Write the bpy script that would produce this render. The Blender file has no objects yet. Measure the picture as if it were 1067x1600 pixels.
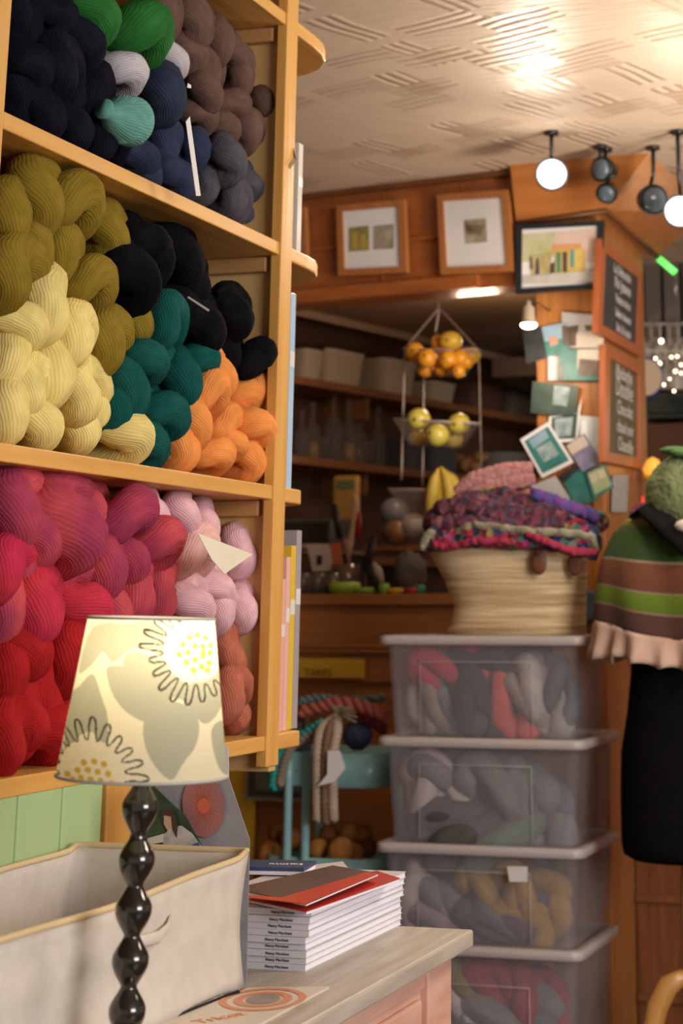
import bpy, bmesh, math, random
from math import sin, cos, pi, radians
from mathutils import Vector, Matrix, noise
random.seed(7)
S = bpy.context.scene
COL = S.collection
# ---------------------------------------------------------------- camera
F, PX, PY, H = 2860.0, 750.0, 180.0, 1.27        # focal length and principal point in pixels of the 1067x1600 frame, eye height
YAW = math.atan2(890, math.hypot(F, 770)); PIT = math.atan2(770, F)
FW = Vector((-sin(YAW)*cos(PIT), cos(YAW)*cos(PIT), sin(PIT)))
RT = Vector((cos(YAW), sin(YAW), 0)); UP = RT.cross(FW)
CAM = Vector((0, 0, H))
cd = bpy.data.cameras.new('camera'); cam = bpy.data.objects.new('camera', cd); COL.objects.link(cam)
cam.location = CAM
cam.rotation_euler = Matrix((RT, UP, -FW)).transposed().to_euler()
cd.sensor_fit = 'VERTICAL'; cd.sensor_height = 36; cd.lens = F/1600*36
cd.shift_x = -(PX-533.5)/1600; cd.shift_y = -(800-PY)/1600
cd.clip_end = 60
cd.dof.use_dof = True; cd.dof.focus_distance = 2.85; cd.dof.aperture_fstop = 5.6
S.camera = cam
# ---------------------------------------------------------------- world, daylight, lamps, added fill lights, exposure
S.view_settings.view_transform = 'Standard'; S.view_settings.look = 'None'
S.view_settings.gamma = 1; S.view_settings.use_curve_mapping = False
S.view_settings.exposure = 0.12
w = bpy.data.worlds.new('world'); S.world = w; w.use_nodes = True
w.node_tree.nodes['Background'].inputs[0].default_value = (1.0, 0.90, 0.80, 1)
w.node_tree.nodes['Background'].inputs[1].default_value = 0.34
def light(name, kind, loc, energy, color, size=0.1, target=None, sy=None, spot=None, blend=.6):
    l = bpy.data.lights.new(name, kind); l.energy = energy; l.color = color
    if kind == 'AREA':
        l.size = size
        if sy: l.shape = 'RECTANGLE'; l.size_y = sy
    else: l.shadow_soft_size = size
    if kind == 'SPOT': l.spot_size = spot; l.spot_blend = blend
    o = bpy.data.objects.new(name, l); COL.objects.link(o); o.location = loc
    if target is not None: o.rotation_euler = (Vector(target)-Vector(loc)).to_track_quat('-Z', 'Y').to_euler()
    return o
light('shop_window_daylight', 'AREA', (3.2, 0.2, 2.0), 150, (1.0, .96, .94), 2.2, (-1.5, 3.4, 1.1), 1.6)
light('added_room_fill', 'AREA', (0.5, 3.3, 2.6), 40, (1.0, .84, .66), .8, (-0.6, 4.2, 0))  # added unseen fill light that brightens the storage boxes
light('added_ceiling_fill', 'AREA', (0.2, 4.3, 1.7), 24, (1.0, .88, .74), .4, (-.5, 4.7, 2.65)).data.spread = radians(130)  # added area light out of view, only there to lift the ceiling
light('spot_light_beam', 'SPOT', (-1.34, 5.06, 2.53), 30, (1.0, .86, .70), .04, (-0.9, 2.4, 0.5), spot=2.05)
light('spot_light_right', 'SPOT', (-0.93, 5.18, 2.42), 16, (1.0, .86, .70), .04, (-0.6, 2.4, 0.5), spot=2.05)
light('uplight_ceiling', 'POINT', (-1.45, 4.95, 2.50), .18, (1.0, .88, .74), .03)
light('bulb_light', 'POINT', (-1.46, 5.36, 2.02), 2.5, (1.0, .80, .58), .03)
light('added_alcove_fill', 'POINT', (-1.9, 6.3, 2.2), 6, (1.0, .72, .48), .08)  # added lamp without a fixture, brightens the dark alcove
light('far_room_light', 'POINT', (-0.5, 7.4, 2.0), 5, (1.0, .70, .42), .08)

def ray(x, y): return FW*F + RT*(x-PX) - UP*(y-PY)
def P(x, y, X=None, Y=None, Z=None):
    d = ray(x, y)
    t = (X-CAM.x)/d.x if X is not None else (Y-CAM.y)/d.y if Y is not None else (Z-CAM.z)/d.z
    return CAM + d*t
def PL(x, y, p0, n):
    d = ray(x, y); return CAM + d*((Vector(p0)-CAM).dot(n)/d.dot(n))

# ---------------------------------------------------------------- materials
MC = {}
def mat(name, col=(.8,.8,.8), rough=.7, col2=None, scale=8, stretch=(1,1,1), bump=0, bscale=None, metal=0,
        trans=0, emit=None, estr=1, coat=0, alpha=1, detail=4, sheen=0, kind='noise', spec=.5):
    if name in MC: return MC[name]
    m = bpy.data.materials.new(name); m.use_nodes = True; MC[name] = m
    nt = m.node_tree; b = nt.nodes['Principled BSDF']; L = nt.links
    b.inputs['Base Color'].default_value = (*col, 1); b.inputs['Roughness'].default_value = rough
    b.inputs['Metallic'].default_value = metal; b.inputs['Transmission Weight'].default_value = trans
    b.inputs['Coat Weight'].default_value = coat; b.inputs['Sheen Weight'].default_value = sheen
    b.inputs['Specular IOR Level'].default_value = spec
    b.inputs['Alpha'].default_value = alpha
    if emit: b.inputs['Emission Color'].default_value = (*emit, 1); b.inputs['Emission Strength'].default_value = estr
    if col2 or bump:
        tc = nt.nodes.new('ShaderNodeTexCoord'); mp = nt.nodes.new('ShaderNodeMapping'); mp.inputs['Scale'].default_value = stretch
        L.new(tc.outputs['Object'], mp.inputs[0])
        if kind == 'wave':
            n = nt.nodes.new('ShaderNodeTexWave'); n.inputs['Scale'].default_value = scale; n.inputs['Distortion'].default_value = 6
            n.inputs['Detail'].default_value = detail; n.inputs['Detail Scale'].default_value = 1.5
        else:
            n = nt.nodes.new('ShaderNodeTexNoise'); n.inputs['Scale'].default_value = scale; n.inputs['Detail'].default_value = detail
        L.new(mp.outputs[0], n.inputs['Vector'])
        if col2:
            r = nt.nodes.new('ShaderNodeValToRGB'); r.color_ramp.elements[0].position = .3; r.color_ramp.elements[1].position = .7
            r.color_ramp.elements[0].color = (*col, 1); r.color_ramp.elements[1].color = (*col2, 1)
            L.new(n.outputs['Fac'], r.inputs[0]); L.new(r.outputs[0], b.inputs['Base Color'])
        if bump:
            n2 = n
            if bscale:
                n2 = nt.nodes.new('ShaderNodeTexNoise'); n2.inputs['Scale'].default_value = bscale; L.new(mp.outputs[0], n2.inputs['Vector'])
            bp = nt.nodes.new('ShaderNodeBump'); bp.inputs['Strength'].default_value = bump; bp.inputs['Distance'].default_value = .01
            L.new(n2.outputs['Fac'], bp.inputs['Height']); L.new(bp.outputs[0], b.inputs['Normal'])
    return m
def yarn(name, col, col2=None, rough=.95, lines=26):
    """spun yarn: strands run along the hank (uv.x along, uv.y around)"""
    key = 'yarn_'+name
    if key in MC: return MC[key]
    m = bpy.data.materials.new(key); m.use_nodes = True; MC[key] = m
    nt = m.node_tree; L = nt.links; b = nt.nodes['Principled BSDF']; b.inputs['Roughness'].default_value = rough
    b.inputs['Specular IOR Level'].default_value = .06
    N = nt.nodes.new
    uv = N('ShaderNodeUVMap'); sx = N('ShaderNodeSeparateXYZ'); L.new(uv.outputs[0], sx.inputs[0])
    tc = N('ShaderNodeTexCoord'); nz = N('ShaderNodeTexNoise'); nz.inputs['Scale'].default_value = 14; L.new(tc.outputs['Object'], nz.inputs['Vector'])
    def M(op, a, bb):
        q = N('ShaderNodeMath'); q.operation = op
        for i, v in enumerate((a, bb)):
            if isinstance(v, (int, float)): q.inputs[i].default_value = v
            elif v is not None: L.new(v, q.inputs[i])
        return q.outputs[0]
    ph = M('ADD', M('MULTIPLY', sx.outputs[1], int(lines*1.6)*2*pi), M('MULTIPLY', nz.outputs['Fac'], 34))
    ph = M('ADD', ph, M('MULTIPLY', sx.outputs[0], 2*pi*4))
    s1 = M('SINE', ph, None)
    ph2 = M('ADD', M('MULTIPLY', sx.outputs[1], 9*2*pi), M('MULTIPLY', nz.outputs['Fac'], 30))
    s2 = M('SINE', ph2, None)
    h = M('ADD', M('MULTIPLY', s1, .5), M('MULTIPLY', s2, .5))
    bp = N('ShaderNodeBump'); bp.inputs['Strength'].default_value = .32; bp.inputs['Distance'].default_value = .002
    L.new(h, bp.inputs['Height']); L.new(bp.outputs[0], b.inputs['Normal'])
    r = N('ShaderNodeValToRGB'); e = r.color_ramp.elements
    c2 = col2 or tuple(min(1, c*1.18+.004) for c in col)
    e[0].color = (*col, 1); e[1].color = (*c2, 1); e[0].position = .36; e[1].position = .62
    n3 = N('ShaderNodeTexNoise'); n3.inputs['Scale'].default_value = 9 if col2 else 16; n3.inputs['Detail'].default_value = 1
    oi = N('ShaderNodeObjectInfo'); va = N('ShaderNodeVectorMath'); va.operation = 'ADD'
    cx = N('ShaderNodeCombineXYZ'); L.new(M('MULTIPLY', oi.outputs['Random'], 40), cx.inputs[0])
    L.new(tc.outputs['Object'], va.inputs[0]); L.new(cx.outputs[0], va.inputs[1]); L.new(va.outputs[0], n3.inputs['Vector'])
    L.new(n3.outputs['Fac'], r.inputs[0])
    mx = N('ShaderNodeMix'); mx.data_type = 'RGBA'; mx.blend_type = 'MULTIPLY'
    f = M('MULTIPLY', M('SUBTRACT', 1, h), .12); L.new(f, mx.inputs[0]); L.new(r.outputs[0], mx.inputs[6]); mx.inputs[7].default_value = (*(c*.5 for c in col), 1)  # shade of the strand grooves put into the base colour
    L.new(mx.outputs[2], b.inputs['Base Color'])
    return m
def wood(name, c1, c2, axis='Y', rough=.5, scale=3, coat=0, bump=.15):
    st = {'X': (1, 14, 14), 'Y': (14, 1, 14), 'Z': (14, 14, 1)}[axis]
    return mat(name, c1, rough, c2, scale, st, bump=bump, coat=coat, detail=6)

def clear_mat(name, tint, haze, hazecol, rough=.15):
    m = bpy.data.materials.new(name); m.use_nodes = True; MC[name] = m
    nt = m.node_tree; L = nt.links; N = nt.nodes.new; b = nt.nodes['Principled BSDF']
    b.inputs['Base Color'].default_value = (*hazecol, 1); b.inputs['Roughness'].default_value = rough
    tr = N('ShaderNodeBsdfTransparent'); tr.inputs[0].default_value = (*tint, 1)
    mx = N('ShaderNodeMixShader'); mx.inputs[0].default_value = haze
    L.new(tr.outputs[0], mx.inputs[1]); L.new(b.outputs[0], mx.inputs[2]); L.new(mx.outputs[0], nt.nodes['Material Output'].inputs[0])
    return m

# ---------------------------------------------------------------- mesh helpers
def finish(name, bm, m=None, parent=None, smooth=False, loc=None, bevel=0):
    me = bpy.data.meshes.new(name); bmesh.ops.recalc_face_normals(bm, faces=bm.faces[:]); bm.to_mesh(me); bm.free()
    if smooth:
        for p in me.polygons: p.use_smooth = True
    ms = m if isinstance(m, (list, tuple)) else [m]
    for x in ms:
        if x: me.materials.append(x)
    o = bpy.data.objects.new(name, me); COL.objects.link(o)
    if parent: o.parent = parent
    if loc is not None: o.location = loc
    if bevel:
        b = o.modifiers.new('b', 'BEVEL'); b.width = bevel; b.segments = 2; b.limit_method = 'ANGLE'
    return o
def tag(o, label, cat, group=None, kind=None):
    if label: o['label'] = label
    if cat: o['category'] = cat
    if group: o['group'] = group
    if kind: o['kind'] = kind
    return o
def thing(name, loc, label, cat, group=None, rotz=0):
    o = bpy.data.objects.new(name, None); COL.objects.link(o); o.location = loc; o.rotation_euler = (0, 0, rotz)
    o.empty_display_size = .05
    return tag(o, label, cat, group)
def struct(o): o['kind'] = 'structure'; return o
def box(bm, x0, x1, y0, y1, z0, z1, mi=0, M=None):
    vs = [bm.verts.new((M @ Vector(p)) if M else p) for p in [(x0,y0,z0),(x1,y0,z0),(x1,y1,z0),(x0,y1,z0),(x0,y0,z1),(x1,y0,z1),(x1,y1,z1),(x0,y1,z1)]]
    for f in [(0,3,2,1),(4,5,6,7),(0,1,5,4),(1,2,6,5),(2,3,7,6),(3,0,4,7)]:
        q = bm.faces.new([vs[i] for i in f]); q.material_index = mi
    return vs
def bx(name, a, b, m, parent=None, bevel=0, loc=None):
    bm = bmesh.new(); box(bm, a[0], b[0], a[1], b[1], a[2], b[2]); return finish(name, bm, m, parent, bevel=bevel, loc=loc)
def sweep(bm, pts, rad, n=12, closed=False, caps=True, up=None, squash=1, mi=0, uvs=True):
    pts = [Vector(p) for p in pts]; N = len(pts)
    R = rad if callable(rad) else (lambda i, a: rad[i]) if isinstance(rad, (list, tuple)) else (lambda i, a: rad)
    T = [((pts[(i+1) % N] if closed or i < N-1 else pts[i]) - (pts[i-1] if closed or i > 0 else pts[i])).normalized() for i in range(N)]
    u = (up or (Vector((0,0,1)) if abs(T[0].z) < .9 else Vector((1,0,0)))); u = (u - T[0]*u.dot(T[0])).normalized()
    fr = []
    for i in range(N):
        u = (u - T[i]*u.dot(T[i])).normalized(); fr.append((u.copy(), T[i].cross(u)))
    ang = 0
    if closed:
        u2 = (u - T[0]*u.dot(T[0])).normalized(); ang = math.atan2(u2.dot(fr[0][1]), u2.dot(fr[0][0]))
    rings = []
    for i in range(N):
        a0 = -ang*i/N if closed else 0
        rings.append([bm.verts.new(pts[i] + (fr[i][0]*cos(2*pi*k/n+a0) + fr[i][1]*sin(2*pi*k/n+a0)*squash)*R(i, 2*pi*k/n)) for k in range(n)])
    uvl = bm.loops.layers.uv.verify() if uvs else None
    for i in range(N if closed else N-1):
        j = (i+1) % N
        for k in range(n):
            f = bm.faces.new([rings[i][k], rings[i][(k+1) % n], rings[j][(k+1) % n], rings[j][k]]); f.material_index = mi; f.smooth = True
            if uvl:
                for lp, (a, b_) in zip(f.loops, [(i, k), (i, k+1), (i+1, k+1), (i+1, k)]): lp[uvl].uv = (a/N, b_/n)
    if caps and not closed:
        for rr in (rings[0], rings[-1]): f = bm.faces.new(rr); f.material_index = mi
    return rings
def lathe(bm, prof, n=32, c=(0,0,0), mi=0, sx=1, sy=1, cap=True, M=None):
    rings = []
    for r, z in prof:
        q = [Vector((c[0]+r*sx*cos(2*pi*k/n), c[1]+r*sy*sin(2*pi*k/n), c[2]+z)) for k in range(n)]
        rings.append([bm.verts.new(M @ v if M else v) for v in q])
    for i in range(len(rings)-1):
        for k in range(n):
            f = bm.faces.new([rings[i][k], rings[i][(k+1) % n], rings[i+1][(k+1) % n], rings[i+1][k]]); f.material_index = mi; f.smooth = True
    if cap:
        for rr in (rings[0], rings[-1]): f = bm.faces.new(rr); f.material_index = mi
    return rings
def quad(bm, ps, mi=0, th=0, n=None):
    vs = [bm.verts.new(p) for p in ps]; f = bm.faces.new(vs); f.material_index = mi
    if th:
        nn = Vector(n); v2 = [bm.verts.new(Vector(p)-nn*th) for p in ps]
        g = bm.faces.new(v2[::-1]); g.material_index = mi
        for i in range(len(vs)):
            j = (i+1) % len(vs); h = bm.faces.new([vs[i], vs[j], v2[j], v2[i]]); h.material_index = mi
    return f
def blob(bm, c, r, sc=(1,1,1), seed=0, amp=.15, fr=3, n=20, mi=0, M=None):
    rings = []
    for i in range(n+1):
        th = pi*i/n; row = []
        for k in range(n*2):
            ph = pi*k/n; d = Vector((sin(th)*cos(ph), sin(th)*sin(ph), cos(th)))
            rr = r*(1+amp*noise.noise(d*fr+Vector((seed*3.1, 0, 0))))
            v = Vector((d.x*sc[0], d.y*sc[1], d.z*sc[2]))*rr
            if M: v = M @ v
            row.append(v+Vector(c))
        rings.append(row)
    top = bm.verts.new(rings[0][0]); bot = bm.verts.new(rings[-1][0])
    vr = [[bm.verts.new(v) for v in row] for row in rings[1:-1]]
    uvl = bm.loops.layers.uv.verify()
    for i in range(len(vr)-1):
        for k in range(2*n):
            f = bm.faces.new([vr[i][k], vr[i+1][k], vr[i+1][(k+1) % (2*n)], vr[i][(k+1) % (2*n)]]); f.smooth = True; f.material_index = mi
            for lp, (a, b_) in zip(f.loops, [(i, k), (i+1, k), (i+1, k+1), (i, k+1)]): lp[uvl].uv = (a/n, b_/(2*n))
    for k in range(2*n):
        f = bm.faces.new([top, vr[0][k], vr[0][(k+1) % (2*n)]]); f.smooth = True; f.material_index = mi
        f = bm.faces.new([bot, vr[-1][(k+1) % (2*n)], vr[-1][k]]); f.smooth = True; f.material_index = mi
def text(name, s, size, m, parent, loc, rot, align='CENTER', ex=.0004, shear=0):
    cu = bpy.data.curves.new(name, 'FONT'); cu.body = s; cu.size = size; cu.align_x = align; cu.extrude = ex; cu.shear = shear
    tmp = bpy.data.objects.new(name, cu); COL.objects.link(tmp)
    dg = bpy.context.evaluated_depsgraph_get(); me = bpy.data.meshes.new_from_object(tmp.evaluated_get(dg))
    COL.objects.unlink(tmp); bpy.data.objects.remove(tmp)
    o = bpy.data.objects.new(name, me); COL.objects.link(o); me.materials.clear(); me.materials.append(m)
    o.parent = parent; o.location = loc; o.rotation_euler = rot
    return o

# ---------------------------------------------------------------- shared materials
PINE = wood('pine', (.62,.31,.070), (.72,.40,.108), 'Y', .45)
PINE_Z = wood('pine_upright', (.62,.31,.070), (.72,.40,.108), 'Z', .45)
PANEL = mat('birch_ply', (.56,.34,.13), .5, (.64,.41,.17), 4, (4,4,1), bump=.03)
BATTEN = wood('batten_wood', (.42,.22,.08), (.52,.28,.10), 'X', .5)
REDWOOD = wood('varnished_redwood', (.27,.075,.018), (.36,.11,.028), 'X', .35, coat=.2)
REDWOOD_Z = wood('varnished_redwood_post', (.33,.12,.03), (.46,.18,.045), 'Z', .4, coat=.15)
DARKWOOD = wood('dark_brown_wood', (.10,.035,.012), (.17,.06,.02), 'X', .45)
DARKWOOD_Z = wood('dark_brown_wood_upright', (.10,.035,.012), (.17,.06,.02), 'Z', .45)
FRAMEWOOD = wood('frame_wood', (.34,.12,.035), (.42,.16,.05), 'Z', .4)
WHITEP = mat('white_paper', (.72,.70,.70), .7)
BLACKP = mat('black_plastic', (.012,.012,.014), .3)
CHROME = mat('chrome', (.7,.7,.72), .2, metal=1)
GREYMETAL = mat('dull_metal', (.30,.29,.28), .35, metal=.8)
CREAM = mat('cream_plastic', (.50,.40,.29), .5)
TURQ = mat('turquoise_enamel', (.26,.50,.51), .3, (.28,.53,.54), 3, coat=.3)

# ---------------------------------------------------------------- setting
fm = wood('floor_boards', (.07,.028,.012), (.12,.05,.022), 'Y', .4)
struct(bx('floor', (-4.2,-2.5,-.05), (3.5,9.2,0), fm))
# ceiling: combed plaster paper with patches of ridges in two directions
cm = bpy.data.materials.new('combed_plaster'); cm.use_nodes = True
nt = cm.node_tree; N = nt.nodes.new; L = nt.links; b = nt.nodes['Principled BSDF']
b.inputs['Roughness'].default_value = .5; b.inputs['Specular IOR Level'].default_value = .18
def MT(op, a=None, bb=None, c=None):
    q = N('ShaderNodeMath'); q.operation = op
    for i, v in enumerate((a, bb, c)):
        if isinstance(v, (int, float)): q.inputs[i].default_value = v
        elif v is not None: L.new(v, q.inputs[i])
    return q.outputs[0]
tc = N('ShaderNodeTexCoord'); mp = N('ShaderNodeMapping'); mp.inputs['Rotation'].default_value = (0,0,radians(22)); L.new(tc.outputs['Object'], mp.inputs[0])
nz = N('ShaderNodeTexNoise'); nz.inputs['Scale'].default_value = 2.2; L.new(mp.outputs[0], nz.inputs['Vector'])
vm = N('ShaderNodeVectorMath'); vm.operation = 'MULTIPLY_ADD'; L.new(nz.outputs['Color'], vm.inputs[0]); vm.inputs[1].default_value = (.10,.10,0); L.new(mp.outputs[0], vm.inputs[2])
sp = N('ShaderNodeSeparateXYZ'); L.new(vm.outputs[0], sp.inputs[0]); X_, Y_ = sp.outputs[0], sp.outputs[1]
# two sets of strips: cells .34 x .11, only some cells combed
def combs(u, v, cu, cv, freq, off, thr):
    cu_ = MT('FLOOR', MT('DIVIDE', u, cu)); cv_ = MT('FLOOR', MT('DIVIDE', v, cv))
    sh = MT('ADD', MT('DIVIDE', u, cu), MT('MULTIPLY', cv_, .37)); cu2 = MT('FLOOR', sh)
    cb = N('ShaderNodeCombineXYZ'); L.new(cu2, cb.inputs[0]); L.new(cv_, cb.inputs[1]); cb.inputs[2].default_value = off
    wn = N('ShaderNodeTexWhiteNoise'); L.new(cb.outputs[0], wn.inputs['Vector'])
    on = MT('GREATER_THAN', wn.outputs['Value'], thr)
    fu = MT('FRACT', sh); 
    msk = MT('MULTIPLY', MT('GREATER_THAN', fu, .10), MT('LESS_THAN', fu, .9))
    rid = MT('PINGPONG', MT('MULTIPLY', v, freq), 1)
    return MT('MULTIPLY', MT('MULTIPLY', on, msk), MT('POWER', rid, .6)), MT('MULTIPLY', on, msk)
r1, m1 = combs(X_, Y_, .27, .105, 55, 1.3, .72)
r2, m2 = combs(Y_, X_, .27, .105, 55, 7.7, .72)
r3 = MT('MULTIPLY', r2, MT('SUBTRACT', 1, m1))
hsum = MT('ADD', r1, r3)
fn = N('ShaderNodeTexNoise'); fn.inputs['Scale'].default_value = 9; fn.inputs['Detail'].default_value = 5
mp2 = N('ShaderNodeMapping'); mp2.inputs['Scale'].default_value = (1,5,1); L.new(tc.outputs['Object'], mp2.inputs[0]); L.new(mp2.outputs[0], fn.inputs['Vector'])
ht = MT('ADD', hsum, MT('MULTIPLY', fn.outputs['Fac'], .8))
bp = N('ShaderNodeBump'); bp.inputs['Strength'].default_value = .9; bp.inputs['Distance'].default_value = .006; L.new(ht, bp.inputs['Height']); L.new(bp.outputs[0], b.inputs['Normal'])
mx = N('ShaderNodeMix'); mx.data_type = 'RGBA'; L.new(MT('MULTIPLY', MT('SUBTRACT', MT('ADD', m1, m2), MT('MULTIPLY', hsum, .5)), .45), mx.inputs[0])
mx.inputs[6].default_value = (.68,.53,.40,1); mx.inputs[7].default_value = (.50,.35,.24,1); L.new(mx.outputs[2], b.inputs['Base Color'])
bm = bmesh.new(); box(bm, -4.2, 3.5, -2.5, 9.2, 2.65, 2.72); struct(finish('ceiling', bm, cm))
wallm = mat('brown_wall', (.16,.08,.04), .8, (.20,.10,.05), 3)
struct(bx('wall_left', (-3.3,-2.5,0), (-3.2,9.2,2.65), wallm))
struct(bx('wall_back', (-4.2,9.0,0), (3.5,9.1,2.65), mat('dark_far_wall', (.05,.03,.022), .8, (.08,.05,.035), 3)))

# alcove wall (left side of the alcove runs obliquely away)
WD = Vector((sin(radians(13.9)), cos(radians(13.9)), 0)); WN = Vector((WD.y, -WD.x, 0))  # WN points into the alcove
W0 = Vector((-2.75, 6.6, 0))
def WP(s, out, z): return W0 + WD*s + WN*out + Vector((0,0,z))
def wbox(bm, s0, s1, o0, o1, z0, z1, mi=0):
    M = Matrix((( WD.x, WN.x, 0, W0.x), (WD.y, WN.y, 0, W0.y), (0,0,1,0), (0,0,0,1)))
    return box(bm, s0, s1, o0, o1, z0, z1, mi, M)
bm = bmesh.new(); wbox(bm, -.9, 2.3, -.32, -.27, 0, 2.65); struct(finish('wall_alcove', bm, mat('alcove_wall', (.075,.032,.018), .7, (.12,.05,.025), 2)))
bm = bmesh.new(); bm.faces.new([bm.verts.new(p) for p in ((-3.2,5.98,2.41),(-1.52,5.70,2.41),(-1.52,8.9,2.41),(-2.2,8.9,2.41),(-2.9,5.95,2.41))]); o = struct(finish('trim_1', bm, mat('alcove_soffit', (.30,.19,.11), .7, (.34,.22,.13), 3)))
bm = bmesh.new(); wbox(bm, -.9, 2.3, -.02, .0, 2.38, 2.415); struct(finish('trim_2', bm, mat('soffit_edge', (.34,.22,.14), .6)))
bm = bmesh.new(); wbox(bm, 2.25, 2.3, -.27, 1.6, 0, 2.41); struct(finish('wall_alcove_end', bm, MC['alcove_wall']))

# beam with the pictures (turned slightly)
BA = Vector((-2.37, 5.76, 0)); BB = Vector((-1.505, 5.594, 0)); BD = (BB-BA).normalized(); BN = Vector((BD.y, -BD.x, 0)); BLn = (BB-BA).length
BM = Matrix(((BD.x, -BN.x, 0, BA.x), (BD.y, -BN.y, 0, BA.y), (0,0,1,0), (0,0,0,1)))
bm = bmesh.new(); box(bm, -.9, BLn, 0, .12, 2.27, 2.65, 0, BM); struct(finish('trim_3', bm, REDWOOD))
bm = bmesh.new(); box(bm, -.9, BLn-.19, -.022, 0, 2.272, 2.315, 0, BM); box(bm, -.9, BLn-.19, -.012, 0, 2.45, 2.458, 0, BM)
for s in (.32, .62): box(bm, s, s+.006, -.004, 0, 2.315, 2.62, 0, BM)
struct(finish('trim_4', bm, wood('beam_moulding', (.30,.085,.02), (.40,.125,.032), 'X', .35)))
bm = bmesh.new(); box(bm, -.9, BLn, -.03, 0, 2.632, 2.65, 0, BM); struct(finish('trim_5', bm, DARKWOOD))
# pillar
PXR, PYF = -1.29, 5.62
bm = bmesh.new(); box(bm, -1.50, PXR, PYF, 6.30, 0, 2.65)
box(bm, -1.50, -1.47, PYF-.006, PYF, 0, 2.42); box(bm, PXR-.035, PXR+.004, PYF-.006, PYF, 0, 2.42)
struct(finish('wall_pillar', bm, REDWOOD_Z, bevel=.003))
# flared cornice over the pillar, running right
bm = bmesh.new()
a = [Vector((-1.56,5.60,2.47)), Vector((-1.262,5.58,2.49)), Vector((-1.262,6.4,2.49))]
t = [Vector((-1.56,5.53,2.65)), Vector((-1.10,5.50,2.65)), Vector((-1.05,6.4,2.65))]
bk = [Vector((-1.56,5.7,2.47)), Vector((-1.35,5.72,2.49)), Vector((-1.35,6.4,2.49))]
va = [bm.verts.new(p) for p in a]; vt = [bm.verts.new(p) for p in t]; vb = [bm.verts.new(p) for p in bk]
for i in range(2):
    bm.faces.new([va[i], va[i+1], vt[i+1], vt[i]]); bm.faces.new([va[i], vb[i], vb[i+1], va[i+1]])
bm.faces.new([va[0], vt[0], vb[0]]); bm.faces.new([va[2], vb[2], vt[2]])
struct(finish('trim_6', bm, wood('cornice_wood', (.36,.12,.03), (.46,.17,.045), 'X', .35)))
bm = bmesh.new(); sweep(bm, [a[0]+Vector((0,-.006,0)), a[1]+Vector((.004,-.006,0)), a[2]+Vector((.006,0,0))], .009, 6, caps=True); struct(finish('trim_7', bm, DARKWOOD))

# bar front, left (below the alcove counter) and right
bm = bmesh.new()
box(bm, -2.95, -1.505, 6.0, 6.04, 0, 1.28)
for z in (1.03, 1.125, 1.14): box(bm, -2.95, -1.505, 5.985, 6.0, z, z+.012)
box(bm, -2.95, -1.505, 5.975, 6.45, 1.28, 1.315)
o = finish('bar_counter', bm, wood('bar_wood', (.30,.11,.03), (.42,.17,.045), 'X', .4), bevel=.003)
tag(o, 'varnished brown wooden bar counter below the alcove shelves, left of the pillar', 'counter')
bm = bmesh.new(); box(bm, -1.285, 2.5, 5.95, 6.0, 0, 1.35)
for z in (.12,.40,.60,.93): box(bm, -1.285, 2.5, 5.935, 5.95, z, z+.02)
for x in (-1.08,-.93,-.6): box(bm, x, x+.03, 5.935, 5.95, 0, 1.35)
box(bm, -1.285, 2.5, 5.9, 6.3, 1.35, 1.38)
o = finish('bar_counter', bm, wood('bar_wood_dark', (.15,.048,.016), (.26,.09,.028), 'Z', .45))
tag(o, 'dark brown panelled wooden bar behind the dress form, right of the pillar', 'counter')
# yellow signs on the bar front
YEL = mat('yellow_card', (.66,.42,.02), .6, (.70,.45,.03), 5); INK = mat('brown_ink', (.17,.10,.02), .7)
t = thing('wall_sign', (-2.36, 5.97, 1.045), 'narrow yellow sign strip with faded lettering on the bar front', 'sign')
bx('sign_board', (-.30,0,0), (.165,.006,.062), YEL, t)
text('lettering', 'TOR  TARIFS', .032, INK, t, (-.04,-.002,.006), (pi/2,0,0))
t = thing('poster', (-2.66, 5.974, .40), 'tall yellow poster standing behind the grey sheet below the yarn shelf', 'poster')
bx('sheet', (-.25,0,-.4), (.085,.004,.50), YEL, t)
text('lettering', 'NIM', .075, INK, t, (-.005,-.003,.085), (pi/2,0,0)); text('lettering', 'COM', .03, INK, t, (.01,-.003,.185), (pi/2,0,0))
t = thing('picture_frame', (-2.505, 5.955, .655), 'grey picture frame with a leafy green print beside the turquoise trolley', 'picture frame')
bx('frame', (-.10,0,0), (.12,.015,.28), mat('grey_frame', (.30,.26,.21), .5), t); bx('mount', (-.088,-.003,.012), (.11,0,.27), mat('brown_mount', (.07,.05,.045), .6), t)
bx('print', (-.06,-.006,.03), (.10,-.003,.25), mat('leaf_print', (.03,.06,.015), .6, (.22,.28,.24), 14), t)

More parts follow.
